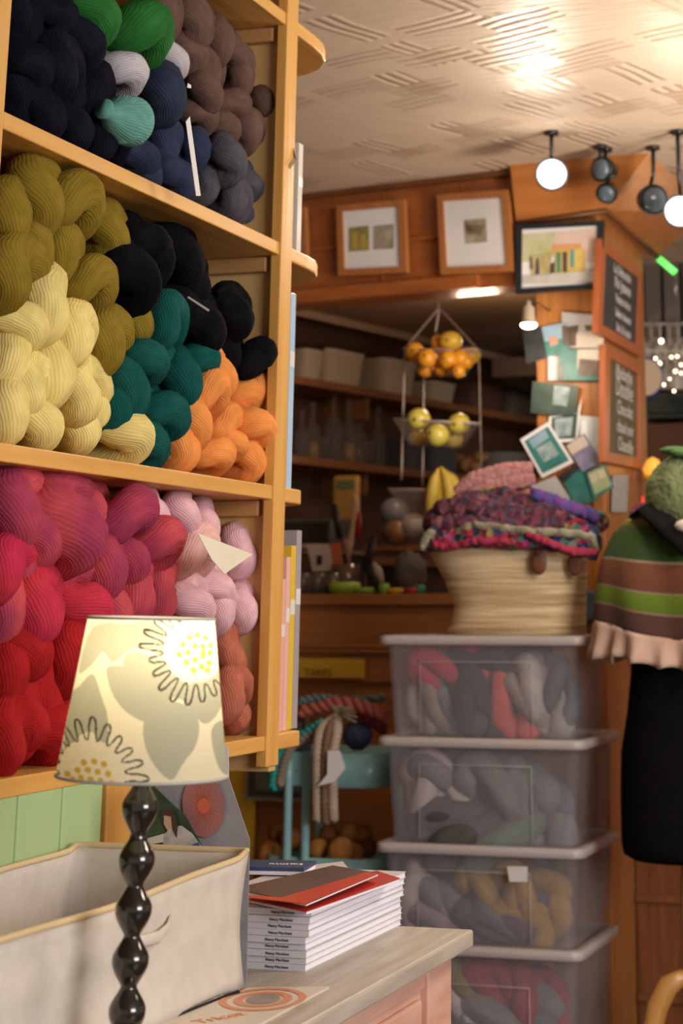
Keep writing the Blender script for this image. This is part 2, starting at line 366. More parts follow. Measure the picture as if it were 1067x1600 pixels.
# ---------------------------------------------------------------- shelf unit
SX = -1.39
def build_shelf():
    t = thing('shelf_unit', (-1.58, 2.78, 0), 'tall pine yarn shelf with open compartments and rounded end shelves', 'shelf')
    def pb(name, a, b, m, bev=.002):
        return bx(name, tuple(Vector(a)-t.location), tuple(Vector(b)-t.location), m, t, bev)
    pb('side_panel', (-1.78,2.205,0), (SX,2.243,2.65), PINE_Z)
    pb('side_panel', (-1.78,3.285,0.98), (SX,3.315,2.65), PANEL)
    pb('front_stile', (SX-.018,3.262,0.99), (SX+.004,3.318,2.65), PINE_Z)
    for z in (1.04,1.49,1.958,2.43,): pb('shelf_board', (-1.78,2.243,z-.022), (SX,3.262 ,z+.004), PINE)
    for z in (1.49,1.958,2.43): pb('batten', (-1.76,3.265,z-.052), (SX-.03,3.285,z-.023), BATTEN)
    pb('back_panel', (-1.79,2.205,0), (-1.78,3.315,2.65), mat('shelf_back', (.30,.15,.05), .6, (.36,.19,.07), 3))
    for z, k in ((1.04,.30),(1.49,.62),(1.958,.92),(2.43,1.0)):
        bm = bmesh.new()
        sh_ = [(0,0),(0,.10),(.004,.16),(.018,.21),(.045,.255),(.085,.285),(.14,.31),(.22,.325),(.39,.33),(.39,0)] if k > .4 else [(0,0),(0,.38),(.01,.40),(.39,.40),(.39,0)]
        vs = [bm.verts.new((SX-a_+1.58, 3.315+b_*k-2.78, z-.024)) for a_, b_ in sh_]; bm.faces.new(vs)
        r = bmesh.ops.extrude_face_region(bm, geom=bm.faces[:]); bmesh.ops.translate(bm, vec=(0,0,.028), verts=[v for v in r['geom'] if isinstance(v, bmesh.types.BMVert)])
        finish('corner_shelf', bm, PINE, t, bevel=.003)
    GR = mat('green_paint', (.36,.50,.24), .55, (.40,.54,.27), 4, (1,1,.4))
    bm = bmesh.new()
    for k in range(7): box(bm, SX-.012-(-1.58), SX-.002+1.58, 1.78+.125*k-2.78, 1.902+.125*k-2.78, 0, 1.02)
    box(bm, SX-.02+1.58, SX-.012+1.58, 1.78-2.78, 2.66-2.78, 0, 1.02)
    finish('green_panel', bm, GR, t, bevel=.004)
    pb('post', (SX-.05,2.66,0), (SX+.0,2.765,1.018), PINE_Z)
    pb('lower_end', (-1.78,2.765,0), (SX-.01,2.95,1.018), DARKWOOD_Z)
    return t
build_shelf()

# ---------------------------------------------------------------- yarn skeins
def skein_mesh(seed):
    rnd = random.Random(seed); bm = bmesh.new(); n = 72
    L2 = .100; R = .041; tw = pi*rnd.uniform(.75, 1.2); pts = []; rd = []
    p1, p2 = rnd.uniform(0, 6), rnd.uniform(0, 6)
    for i in range(n):
        t = 2*pi*i/n; a = cos(t); s = sin(t)
        a_ = math.copysign(abs(a)**.8, a); s_ = math.copysign(abs(s)**.8, s)
        ph = tw*(a_-1)/2
        pts.append(Vector((L2*a_, R*s_*cos(ph), R*s_*sin(ph))))
        rd.append(.0325*(1+.12*abs(a)+.07*sin(3*t+p1)+.04*sin(5*t+p2)))
    def rad(i, a):
        th = 2*pi*i/n
        return rd[i]*(1+.07*noise.noise(Vector((cos(th)*3, sin(th)*3+seed*7, 0)) + Vector((0, cos(a)*1.6, sin(a)*1.6))) + .018*sin(a*7+th*1.5+p1))
    sweep(bm, pts, rad, 22, closed=True, up=Vector((0,0,1)))
    me = bpy.data.meshes.new('skein_%d' % seed); bm.to_mesh(me); bm.free()
    me.materials.append(None); me.name = 'skein'
    return me
SK = [skein_mesh(i) for i in range(8)]
def skein(loc, a, d, m, size=1.0, name='yarn_skein', tip=.085):
    """loc: where the visible end sits; a: axis pointing out; d: direction of the end's long side"""
    a = a.normalized(); d = (d - a*d.dot(a)).normalized(); c = a.cross(d)
    o = bpy.data.objects.new(name, random.choice(SK)); COL.objects.link(o)
    M = Matrix((a, d, c)).transposed().to_4x4(); M.translation = Vector(loc) - a*tip*size
    o.matrix_world = M @ Matrix.Diagonal((size, size, size, 1))
    o.material_slots[0].link = 'OBJECT'; o.material_slots[0].material = m
    return o
YC = dict(
 navy=yarn('navy', (.006,.006,.013)), green=yarn('green', (.025,.145,.030)), white=yarn('white', (.50,.46,.50)),
 denim=yarn('denim', (.026,.035,.065)), blue=yarn('slate_blue', (.032,.042,.085)), teal_pale=yarn('pale_teal', (.13,.33,.29)),
 brown=yarn('taupe_brown', (.135,.078,.062)), grey=yarn('grey', (.085,.080,.10)),
 olive=yarn('olive', (.215,.150,.018)), yellow=yarn('pale_yellow', (.70,.58,.22)), black=yarn('black', (.004,.004,.006)),
 teal=yarn('teal', (.007,.078,.070)), orange=yarn('apricot', (.74,.28,.075)),
 magenta=yarn('magenta', (.34,.045,.10), (.56,.085,.10)), coral=yarn('coral_red', (.62,.05,.07), (.50,.03,.08)), red=yarn('red', (.36,.014,.016)),
 pink=yarn('light_pink', (.68,.42,.47)), peach=yarn('peach_pink', (.70,.42,.39)), terracotta=yarn('terracotta', (.42,.135,.085)))
NAMES = dict(navy='midnight navy', green='bright green', white='white', denim='dark denim blue', blue='slate blue', teal_pale='pale teal', brown='taupe brown',
 grey='grey', olive='olive mustard', yellow='pale yellow', black='black', teal='deep teal', orange='apricot orange', magenta='magenta', coral='coral red', red='crimson red',
 pink='light pink', peach='peach pink', terracotta='terracotta')
TOP = [('navy',[(34,44,80,1),(73,15,10,1),(112,55,20,1.1),(83,100,60,1.05),(30,140,70,1.1),(135,140,80,1.1),(103,135,80,1),(98,188,20,1),(155,205,80,1),(40,95,10,1),(60,175,40,1),(20,20,60,1)]),
 ('green',[(135,12,15,1.1),(210,45,-45,1.3)]), ('white',[(188,107,-10,.9),(262,90,30,.85)]),
 ('denim',[(252,143,60,1.15)]), ('blue',[(208,240,10,.95),(253,222,75,.95),(270,276,10,.9),(303,235,80,.85),(215,270,20,.9)]),
 ('brown',[(252,22,60,1),(300,30,40,1),(337,62,60,1),(290,75,20,.95),(320,108,60,.95),(366,85,30,.95),(374,122,80,.8),(318,142,40,.9),(306,176,0,.8),(354,160,-15,.9),(412,166,65,.85),(386,204,75,.9),(428,228,30,.85),(345,195,20,.85),(425,258,20,.75)]),
 ('grey',[(357,246,40,.9),(322,285,80,.85),(414,303,-25,.85),(362,310,75,.85),(385,282,20,.75),(415,345,10,.75),(383,336,30,.75)])]
MID = [('olive',[(54,305,50,1.2),(100,315,-60,1.15),(8,330,75,1.1),(163,360,45,1.05),(90,395,80,1),(12,425,75,1.1),(130,440,-60,1.0),(197,490,35,1.05),(161,532,65,1.1),(138,560,20,.8),(50,385,60,1),(125,320,20,.8),(170,400,10,.85)]),
 ('yellow',[(66,475,70,1.15),(22,497,15,1.0),(108,522,75,1.05),(12,560,85,1.05),(72,575,75,1.3),(122,607,60,1),(8,640,80,1.05),(50,650,30,1.0),(115,655,40,1.0),(186,686,10,1.15),(40,600,60,.9),(140,625,60,.9)]),
 ('black',[(275,372,25,1.15),(205,425,30,1.15),(283,430,30,1.15),(225,378,0,1),(360,487,40,1.0),(310,505,30,1.1),(345,540,50,1.0),(393,560,-45,1.0),(265,470,0,1),(240,400,60,1)]),
 ('teal',[(254,500,85,1.0),(218,558,0,.95),(278,590,60,1.1),(303,560,-15,.9),(195,600,55,1.15),(245,640,-15,1.05),(230,688,25,.95),(178,640,80,.9),(250,550,60,.8)]),
 ('orange',[(338,580,30,.9),(318,612,-60,.95),(372,615,-15,.95),(400,610,-70,.8),(298,655,40,1.0),(344,663,-60,.95),(395,662,0,.95),(277,690,45,1),(328,708,-10,.9),(360,690,10,.7),(386,712,40,.95),(405,718,60,.85)])]
BOT = [('magenta',[(20,768,60,1.15),(4,800,80,1.1),(65,755,30,.9),(96,808,35,1.5),(134,780,50,1.15),(190,805,-50,1.15),(238,845,-35,1.1),(196,862,50,1.0),(22,865,70,1.05),(52,828,30,1),(93,890,-20,1.0),(160,885,70,1.05),(205,925,70,1.15),(245,925,80,1.0),(168,945,50,1.0),(6,950,80,1)]),
 ('coral',[(2,888,80,1),(52,945,60,1.15),(122,942,0,1.05),(95,925,20,.9)]),
 ('red',[(30,1005,25,1.05),(6,1045,80,1.05),(105,1025,75,1.15),(52,1085,60,1.15),(4,1125,80,1.0),(38,1118,40,.9),(52,1165,0,1.2),(100,1130,60,1.1),(82,1060,20,.9),(2,1175,70,1),(98,1172,30,1),(150,1010,70,1),(150,1080,60,1),(150,1150,20,1),(195,1000,40,1),(190,1060,60,1),(200,1120,20,1)]),
 ('pink',[(232,790,45,.9),(285,800,40,.85),(315,818,50,.85),(372,862,55,.95),(332,915,15,.9),(297,940,15,.95),(343,955,80,.85),(376,950,70,.9),(393,1038,-50,1.0)]),
 ('peach',[(292,860,-55,1.1),(310,835,40,.9)]),
 ('terracotta',[(352,1020,60,1.0),(355,1085,85,.95),(352,1130,20,.95),(398,1105,85,.9),(300,1040,40,1),(290,1110,40,1)])]
def ordinal(i): return ['first','second','third','fourth','fifth','sixth','seventh','eighth','ninth'][i]
ZR = {'upper shelf': (1.962,2.408), 'middle shelf': (1.494,1.936), 'lower shelf': (1.044,1.468)}
def fill(shelfname, data):
    for cname, lst in data:
        # rows of a colour pile, for descriptions
        idx = sorted(range(len(lst)), key=lambda i: lst[i][1]); rows = []
        for i in idx:
            if rows and lst[i][1]-lst[rows[-1][0]][1] < 34: rows[-1].append(i)
            else: rows.append([i])
        where = {}
        for r, row in enumerate(rows):
            row.sort(key=lambda i: lst[i][0])
            rt_ = 'top row' if r == 0 else 'bottom row' if r == len(rows)-1 else ordinal(r)+' row down'
            for q, i in enumerate(row):
                if len(row) == 1: c = rt_+', alone there'
                elif q == 0: c = rt_+', leftmost'
                elif q == len(row)-1: c = rt_+', rightmost'
                else: c = rt_+', '+ordinal(q)+' from left'
                where[i] = c
        for i, (x, y, ang, sz) in enumerate(lst):
            off = random.uniform(-.025, .025) + (.01 if sz > 1 else -.02 if sz < .9 else 0) - .03
            p = P(x, y, X=SX+off-.02); zl, zh = ZR[shelfname]; p.z = min(max(p.z, zl+.004+.047*sz), zh-.05*sz)
            yaw = radians(random.uniform(38, 58)); a = Vector((cos(yaw), -sin(yaw), random.uniform(-.10, .05)))
            an = radians(ang+random.uniform(-6, 6)); d = RT*cos(an) - Vector((0,0,1))*sin(an)
            o = skein(p, a, d, YC[cname], sz*.845)
            if len(lst) == 1: lab = '%s twisted yarn skein with its end facing out on the %s' % (NAMES[cname], shelfname)
            elif len(lst) == 2: lab = '%s yarn skein on the %s, the %s of the two' % (NAMES[cname], shelfname, 'left' if x < lst[1-i][0] else 'right')
            else: lab = '%s yarn skein on the %s, %s' % (NAMES[cname], shelfname, where[i])
            tag(o, lab, 'yarn skein', '%s skeins on the %s' % (NAMES[cname], shelfname))
fill('upper shelf', TOP); fill('middle shelf', MID); fill('lower shelf', BOT)
# pale teal tied hank: puffed end gathered to a tie
p = P(200, 187, X=SX-.0)
t = thing('yarn_hank', p, 'pale teal yarn hank with a gathered tied neck among navy skeins', 'yarn hank')
bm = bmesh.new(); V = lambda x, y: P(x, y, X=SX-.01)-p
pts = [V(162,170), V(168,176), V(176,182), V(190,186), V(205,190), V(222,192)]
sweep(bm, [q for q in pts], [.018,.012,.024,.040,.043,.022], 26, up=Vector((0,0,1)))
finish('puff', bm, YC['teal_pale'], t, True)
bm = bmesh.new(); sweep(bm, [V(186,190),V(190,208),V(192,224)], [.016,.016,.009], 10); sweep(bm, [V(203,195),V(208,210),V(210,222)], [.016,.014,.008], 10)
finish('loose_end', bm, YC['teal_pale'], t, True)
# tags, labels
def card(name, pts, m, label, cat, plane=None, th=.0008, group=None, n=None):
    c = sum(pts, Vector())/len(pts); nn = n or (pts[1]-pts[0]).cross(pts[2]-pts[0]).normalized()
    bm = bmesh.new(); quad(bm, [q-c for q in pts], 0, th, nn); o = finish(name, bm, m, loc=c)
    tag(o, label, cat, group); return o
LBL = mat('cream_label', (.74,.68,.52), .7, (.78,.72,.58), 6)
c0 = SX+.07
card('yarn_label', [P(308,833,X=c0), P(394,866,X=c0), P(350,897,X=c0), P(330,874,X=c0)], LBL, 'cream paper label lying over the light pink skeins', 'label', th=.001)
card('yarn_label', [P(290,190,X=c0), P(296,182,X=c0), P(313,306,X=c0), P(306,306,X=c0)], WHITEP, 'long white paper tag hanging over the slate blue skeins', 'label')
card('yarn_label', [P(293,130,X=c0), P(298,133,X=c0), P(298,138,X=c0), P(292,137,X=c0)], WHITEP, 'tiny white tag on the denim skein tie', 'label')
card('yarn_label', [P(435,158,X=c0-.09), P(440,165,X=c0-.09), P(463,250,X=c0-.06), P(452,265,X=c0-.06), P(445,210,X=c0-.1)], mat('taupe_label', (.32,.24,.17), .6), 'taupe card label beside the brown skeins at the shelf end', 'label')
card('yarn_label', [P(292,465,X=c0), P(294,463,X=c0), P(327,484,X=c0), P(325,487,X=c0)], mat('grey_label', (.20,.19,.19), .5), 'thin grey tag between the black skeins', 'label')
card('plastic_bag', [P(240,773,X=SX-.12), P(302,772,X=SX-.12), P(306,800,X=SX-.1), P(240,800,X=SX-.1)], mat('bag_plastic', (.45,.36,.34), .25), 'clear plastic bag top sticking up behind the light pink skeins', 'bag')
bm = bmesh.new(); q = P(350,455,X=SX-.02); sweep(bm, [P(340,458,X=SX-.02)-q, P(350,450,X=SX-.02)-q, P(362,447,X=SX-.01)-q], [.006,.004,.002], 8); o = finish('yarn_end', bm, YC['black'], loc=q, smooth=True); tag(o, 'loose black yarn tail sticking up from the black skeins', 'yarn')

# ---------------------------------------------------------------- folders on the rounded end shelves
def folder(x0, x1, yt, yb, m, name, label, X, group):
    a = P(x0, yb, X=X); b_ = P(x1, yb, X=X); h = P((x0+x1)/2, yt, X=X).z-a.z; z0 = {1137: 1.0445, 768: 1.4945, 392: 1.9625}[yb]
    t = thing(name, (X-.10, (a.y+b_.y)/2, z0), label, 'magazine', group)
    w_ = (b_.y-a.y)/2*.95; h = h+a.z-z0
    bx('cover', (-.10, -w_, 0), (.10, w_, h), m, t, .001)
    bx('spine_band', (.10, -w_*.9, h*.62), (.1006, w_*.9, h*.70), mat('band_white', (.75,.72,.70), .3), t)
for i, (x0, x1, yt, c, nm) in enumerate([(425,432.5,905,(.75,.42,.36),'slim pale pink magazine, nearest the shelf post'), (433,441,905,(.75,.42,.36),'slim pale pink magazine, second from the shelf post'),
        (441.5,448,870,(.76,.46,.40),'slim pale pink magazine touching the yellow one'), (448.5,456,852,(.72,.50,.04),'bright yellow slim magazine on the lowest rounded shelf'),
        (456.5,464.5,828,(.36,.33,.36),'grey slim folder, outermost on the lowest rounded shelf')]):
    folder(x0, x1, yt, 1137, mat('folder_%d' % i, c, .4), 'magazine', nm, SX-.012-.004*i, 'magazines on the lowest rounded shelf')
folder(447, 455, 455, 768, mat('folder_blue', (.42,.60,.78), .25), 'magazine', 'pale blue slim folder standing on the rounded shelf beside the middle compartment', SX-.03, 'slim folders on the rounded shelves')
folder(463, 470, 222, 392, mat('folder_clear', (.70,.66,.60), .12), 'magazine', 'glossy whitish sleeve standing on the rounded shelf beside the top compartment', SX-.03, 'slim folders on the rounded shelves')

# ---------------------------------------------------------------- cabinet
CT = .76
TOPW = mat('greywashed_top', (.38,.33,.27), .45, (.52,.47,.40), 5, (12,1,12), bump=.1)
PINKW = mat('pink_washed_wood', (.58,.30,.22), .6, (.68,.42,.33), 5, (6,1,6), bump=.1, bscale=20)
t = thing('cabinet', (-1.165, 2.3, 0), 'pink washed wooden chest with a grey wooden top holding books, bin and lamp', 'cabinet')
def cb(name, a, b, m, bev=.002): return bx(name, tuple(Vector(a)-t.location), tuple(Vector(b)-t.location), m, t, bev)
cb('top', (-1.385,1.3,CT-.027), (-.946,3.112,CT), TOPW, .004)
cb('body', (-1.37,1.34,.06), (-.985,3.06,CT-.027), PINKW)
cb('corner_post', (-1.04,2.955,0), (-.972,3.075,CT-.028), PINKW, .003)
cb('post', (-1.04,1.32,0), (-.972,1.40,CT-.028), PINKW, .003)
cb('leg', (-1.38,2.99,0), (-1.30,3.075,.06), PINKW)
cb('leg', (-1.38,1.32,0), (-1.30,1.40,.06), PINKW)
cb('rail', (-.985,1.40,CT-.062), (-.977,2.955,CT-.028), PINKW)
d = None
for y0, y1 in ((1.42,2.15),(2.19,2.935)):
    for z0, z1 in ((.50,.685),(.28,.48),(.08,.26)):
        d = cb('drawer', (-.985,y0,z0), (-.975,y1,z1), PINKW, .004)
        bm = bmesh.new(); c_ = Vector((-.965,(y0+y1)/2,(z0+z1)/2))-t.location; blob(bm, c_, .016, n=8, amp=0); finish('knob', bm, mat('iron', (.05,.045,.04), .4, metal=.7), d, True)
bm = bmesh.new(); 

# books in a stack
bk_rnd = random.Random(3)
paper = mat('book_pages', (.80,.78,.86), .8, (.84,.82,.90), 1, (1,1,300)); spine = mat('book_spine', (.58,.57,.62), .6)
INKD = mat('dark_ink', (.04,.03,.05), .6)
bh = .0089; z = CT
for i in range(9):
    j = bk_rnd.uniform(-.003, .003); k = bk_rnd.uniform(-.004, .004)
    if i >= 7: j += .004
    t = thing('book', (-1.178+j, 2.695+k, z), 'white paperback, %s in the stack of nine on the cabinet' % ('lowest' if i == 0 else 'topmost' if i == 8 else ordinal(i)+' from the bottom'), 'book', 'white paperbacks stacked on the cabinet')
    bx('pages', (-.103,.002,.0007), (.103,.425,bh-.0007), paper, t)
    bm = bmesh.new(); box(bm, -.1045,.1045,0,.427,0,.0007); box(bm, -.1045,.1045,0,.427,bh-.0007,bh); box(bm, -.1045,.1045,-.0006,.001,0,bh); cv = finish('cover', bm, spine, t)
    text('spine_title', 'Nancy Marchant', .0056, INKD, cv, (.060,-.0012,.0026), (pi/2,0,0), ex=.0002)
    z += bh + .0003
# red and black books lying fanned on top
def flatbook(name, corners_px, z0, th, m, label, tilt=0, cat='book', pagesm=None):
    pts = [P(x, y, Z=z0+th+dz) for x, y, dz in corners_px]; c = sum(pts, Vector())/4
    bm = bmesh.new(); quad(bm, [q-c for q in pts], 0, .0012, Vector((0,0,1)));
    t = thing(name, c, label, cat); finish('cover', bm, m, t)
    bm = bmesh.new(); cc = [ (q-c)*.985 - Vector((0,0,.0013)) for q in pts]; quad(bm, cc, 0, th-.0025, Vector((0,0,1))); finish('pages', bm, pagesm or paper, t)
    return t
RED = mat('red_cover', (.55,.035,.02), .35); 
flatbook('book', [(478,1424,0),(625,1372,0),(588,1360,0),(386,1405,0)], z, .006, RED, 'red paperback lying just above the stack of white paperbacks')
flatbook('book', [(478,1412,.006),(592,1364,.006),(520,1352,.006),(366,1388,.006)], z+.008, .005, mat('dark_cover', (.075,.04,.034), .4, (.12,.06,.05), 8), 'dark brown and red covered book lying on top of the stack')
bm = bmesh.new(); a_ = z+.008+.005+.0065
quad(bm, [P(476,1412,Z=a_), P(590,1365,Z=a_), P(574,1362,Z=a_), P(440,1402,Z=a_), P(385,1398,Z=a_), P(388,1402,Z=a_)]); bmesh.ops.translate(bm, vec=-P(480,1400,Z=a_), verts=bm.verts)
o = finish('red_booklet', bm, mat('red_orange', (.62,.06,.025), .35)); o.location = P(480,1400,Z=a_)
o.name = 'leaflet'; tag(o, 'thin red leaflet on top of the dark book', 'leaflet')
md = o.modifiers.new('s', 'SOLIDIFY'); md.thickness = .001
# small stack of books and cards left of them behind the bin
t = flatbook('book', [(384,1408,0),(440,1398,0),(430,1378,0),(372,1385,0)], CT, .020, mat('cream_cover', (.6,.58,.58), .5), 'cream book lying behind the bin, left of the red book')
t.location = Vector((-1.22, 3.16, CT+.075))
t = thing('booklet', (-1.285, 3.02, CT+.085), 'dark blue and white booklet lying beside the fabric bin corner', 'booklet', rotz=.15)
bx('cover', (-.09,-.02,.006), (.075,.07,.012), mat('navy_cover', (.03,.06,.15), .4), t); bx('pages', (-.088,-.019,0), (.074,.069,.006), paper, t)
text('lettering', 'ILLUSTRE', .014, WHITEP, t, (.035,.015,.0125), (0,0,0))
# booklet with rings in front
zb = CT+.004
c = P(385,1572,Z=zb); t = thing('booklet', c, 'cream booklet with orange rings on its cover beside the lamp', 'booklet')
bm = bmesh.new(); cs = [P(245,1602,Z=zb), P(180,1640,Z=zb), P(330,1640,Z=zb), P(514,1541,Z=zb), P(400,1541,Z=zb)]
quad(bm, [cs[0]-c, cs[1]-c, cs[2]-c, cs[3]-c, P(388,1543,Z=zb)-c], 0, .0036, Vector((0,0,1))); finish('cover', bm, mat('cream_paper', (.62,.55,.47), .5), t)
zc = zb+.0006
def ring(bm, cx, cy, rx, ry, r0, z_, n=48):
    # an ellipse on the cover: axes along the booklet
    e = P(cx, cy, Z=z_)-c; ux = (P(cx+rx, cy-ry*.25, Z=z_)-P(cx, cy, Z=z_)); uy = (P(cx, cy-ry, Z=z_)-P(cx, cy, Z=z_))
    for k in range(n):
        a0, a1 = 2*pi*k/n, 2*pi*(k+1)/n
        f = bm.faces.new([bm.verts.new(e+ux*cos(a)*s+uy*sin(a)*s) for a, s in ((a0,1),(a1,1),(a1,r0),(a0,r0))])
OR = mat('orange_ink', (.62,.24,.11), .5)
bm = bmesh.new(); ring(bm, 411,1561,68,17,.83,zc); ring(bm, 411,1561,46,11.5,.70,zc); finish('orange_rings', bm, OR, t)
bm = bmesh.new(); ring(bm, 411,1561,27,7,0,zc); finish('grey_disc', bm, mat('grey_ink', (.26,.23,.22), .5), t)
tx = text('lettering', 'Tricot', .03, OR, t, P(350,1592,Z=zc)-c, (0,0,radians(62)))
# black strip along the bin foot
bm = bmesh.new(); q0 = P(300,1575,Z=CT); pts = [P(x, y, Z=CT+.0045)-q0 for x, y in ((205,1625),(245,1600),(300,1577),(345,1559),(372,1551))]
sweep(bm, pts, .004, 8, squash=.9); o = finish('bin_foot_strip', bm, BLACKP, loc=q0, smooth=True); tag(o, 'thin black strip lying along the foot of the fabric bin', 'cord')

# ---------------------------------------------------------------- fabric bin
CANV = mat('canvas', (.54,.49,.43), .9, (.60,.55,.49), 40, bump=.25, bscale=7)
t = thing('fabric_bin', (-1.245, 2.1, CT), 'large light beige canvas storage bin on the cabinet', 'storage bin')
def canvas():
    bm = bmesh.new(); y0, y1, xa, xb = -.50, .454, -.135, .136
    nx, ny, nz = 10, 34, 10
    per = [(xb, y0+(y1-y0)*i/ny) for i in range(ny)] + [(xb-(xb-xa)*i/nx, y1) for i in range(nx)] + [(xa, y1-(y1-y0)*i/ny) for i in range(ny)] + [(xa+(xb-xa)*i/nx, y0) for i in range(nx)]
    n = len(per); rows = []
    def pt(i, k, inset):
        x, y = per[i]; f = k/nz
        h = .172 + (.006 if abs(y-y1) < .02 else 0) - .012*sin(pi*(y-y0)/(y1-y0))*(1 if x > 0 else .6)
        w_ = .010*noise.noise(Vector((x*6, y*5, f*2.2)))*min(1, f*2)*(1 if abs(y-y1) > .04 else .3) - .006*sin(pi*f)*(1 if x > .1 else 0)
        nx_ = (1 if x >= xb-1e-6 else -1 if x <= xa+1e-6 else 0); ny_ = (1 if y >= y1-1e-6 else -1 if y <= y0+1e-6 else 0)
        return Vector((x+nx_*(w_-inset), y+ny_*(w_-inset), f*h+.001+(.004 if inset and k == 0 else 0)))
    out = [[bm.verts.new(pt(i, k, 0)) for i in range(n)] for k in range(nz+1)]
    inn = [[bm.verts.new(pt(i, k, .005)) for i in range(n)] for k in range(nz+1)]
    for g in (out, inn):
        for k in range(nz):
            for i in range(n): f = bm.faces.new([g[k][i], g[k][(i+1) % n], g[k+1][(i+1) % n], g[k+1][i]]); f.smooth = True
    for i in range(n): bm.faces.new([out[nz][i], out[nz][(i+1) % n], inn[nz][(i+1) % n], inn[nz][i]])
    bm.faces.new(out[0]); bm.faces.new(inn[0])
    rim = [(out[nz][i].co+inn[nz][i].co)/2 for i in range(n)]
    return bm, rim
bm, rim = canvas(); finish('canvas_body', bm, CANV, t)
bm = bmesh.new(); sweep(bm, rim, .0045, 8, closed=True); finish('rim_piping', bm, mat('tan_piping', (.62,.47,.27), .8), t, True)
bm = bmesh.new(); sweep(bm, [Vector((.132,.10,.118)), Vector((.139,.13,.112)), Vector((.141,.17,.11)), Vector((.139,.20,.118)), Vector((.134,.215,.128))], [.004,.007,.008,.006,.003], 10, squash=.4)
finish('handle_fold', bm, CANV, t, True)
# things standing in the bin
p = [P(247,1208,Y=2.60), P(352,1200,Y=2.60), P(390,1312,Y=2.60), P(385,1545,Y=2.60), P(238,1545,Y=2.60)]
c = sum(p, Vector())/5; t = thing('art_print', c, 'grey print with a coral sun disc standing behind the fabric bin', 'print')
GREYP = mat('grey_print', (.26,.25,.27), .6, (.36,.35,.38), 18, bump=.1)
bm = bmesh.new(); quad(bm, [q-c for q in p], 0, .0012, Vector((0,-1,0))); finish('sheet', bm, GREYP, t)
def disc(bm, cx, cy, rx, ry, Y, c, r0=0, n=40, rot=0):
    for k in range(n):
        a0, a1 = 2*pi*k/n, 2*pi*(k+1)/n; ps = []
        for a, s in ((a0,1),(a1,1),(a1,r0),(a0,r0)):
            ex, ey = rx*s*cos(a), ry*s*sin(a); ps.append(P(cx+ex*cos(rot)-ey*sin(rot), cy+ex*sin(rot)+ey*cos(rot), Y=Y)-c)
        bm.faces.new([bm.verts.new(q) for q in ps])
bm = bmesh.new(); disc(bm, 318,1259,33,50,2.5965,c,0,rot=-.08); finish('coral_disc', bm, mat('coral_ink', (.42,.17,.15), .6, (.36,.16,.15), 25), t)
bm = bmesh.new(); disc(bm, 318,1259,10,12,2.5955,c,0)
for k in range(28):
    a = 2*pi*k/28; e0 = P(318+9*cos(a), 1259+12*sin(a), Y=2.5957)-c; e1 = P(318+26*cos(a+.05), 1259+40*sin(a+.05), Y=2.5957)-c
    dd = (e1-e0).cross(Vector((0,1,0))).normalized()*.0006; bm.faces.new([bm.verts.new(v) for v in (e0-dd, e0+dd, e1+dd*.3, e1-dd*.3)])
finish('coral_centre', bm, mat('coral_ink_bright', (.62,.13,.07), .6), t)
# photo of a person in the bin
p = [P(222,1232,Y=2.58), P(240,1228,Y=2.58), P(262,1250,Y=2.58), P(290,1275,Y=2.58), P(325,1340,Y=2.58), P(335,1400,Y=2.58), P(345,1550,Y=2.58), P(222,1550,Y=2.58)]; c = sum(p, Vector())/8
t = thing('magazine', c, 'magazine with a photo of a person in a pale top, standing behind the bin', 'magazine')
bm = bmesh.new(); quad(bm, [q-c for q in p], 0, .002, Vector((0,-1,0))); finish('cover', bm, mat('foliage_photo', (.012,.025,.012), .4, (.05,.10,.05), 30), t)
def patch(nm, pts, m, Y): 
    bm = bmesh.new(); bm.faces.new([bm.verts.new(P(x, y, Y=Y)-c) for x, y in pts]); return finish(nm, bm, m, t)
SKIN = mat('printed_skin', (.55,.33,.24), .5)
patch('printed_arm', [(230,1310),(258,1302),(272,1300),(272,1312),(256,1316),(230,1320)], mat('printed_pale', (.66,.58,.55), .5), 2.5765)
patch('printed_top', [(256,1304),(268,1292),(284,1290),(300,1302),(318,1326),(326,1345),(258,1345),(254,1322)], mat('printed_floral', (.30,.28,.26), .5, (.60,.55,.56), 60), 2.5763)
patch('printed_face', [(256,1270),(266,1270),(270,1280),(270,1292),(262,1298),(256,1288)], SKIN, 2.5761)
patch('printed_hair', [(252,1268),(258,1262),(268,1263),(273,1272),(278,1290),(276,1310),(269,1296),(267,1276),(256,1274),(253,1280)], mat('printed_hair', (.05,.03,.02), .5), 2.5759)
patch('printed_jeans', [(270,1322),(282,1318),(290,1345),(266,1345)], mat('printed_blue', (.40,.50,.70), .5), 2.5759)
patch('printed_bag', [(300,1320),(310,1316),(318,1335),(302,1340)], mat('printed_royal', (.03,.08,.40), .5), 2.5759)
card('paper_slip', [P(344,1165,Y=2.64), P(357,1165,Y=2.64), P(364,1540,Y=2.64), P(344,1540,Y=2.64)], WHITEP, 'small white slip of paper right of the lamp shade', 'paper')
card('art_print', [P(232,1212,Y=2.62), P(345,1195,Y=2.62), P(365,1540,Y=2.62), P(236,1540,Y=2.62)], WHITEP, 'white sheet edge behind the grey print with the coral disc', 'paper')

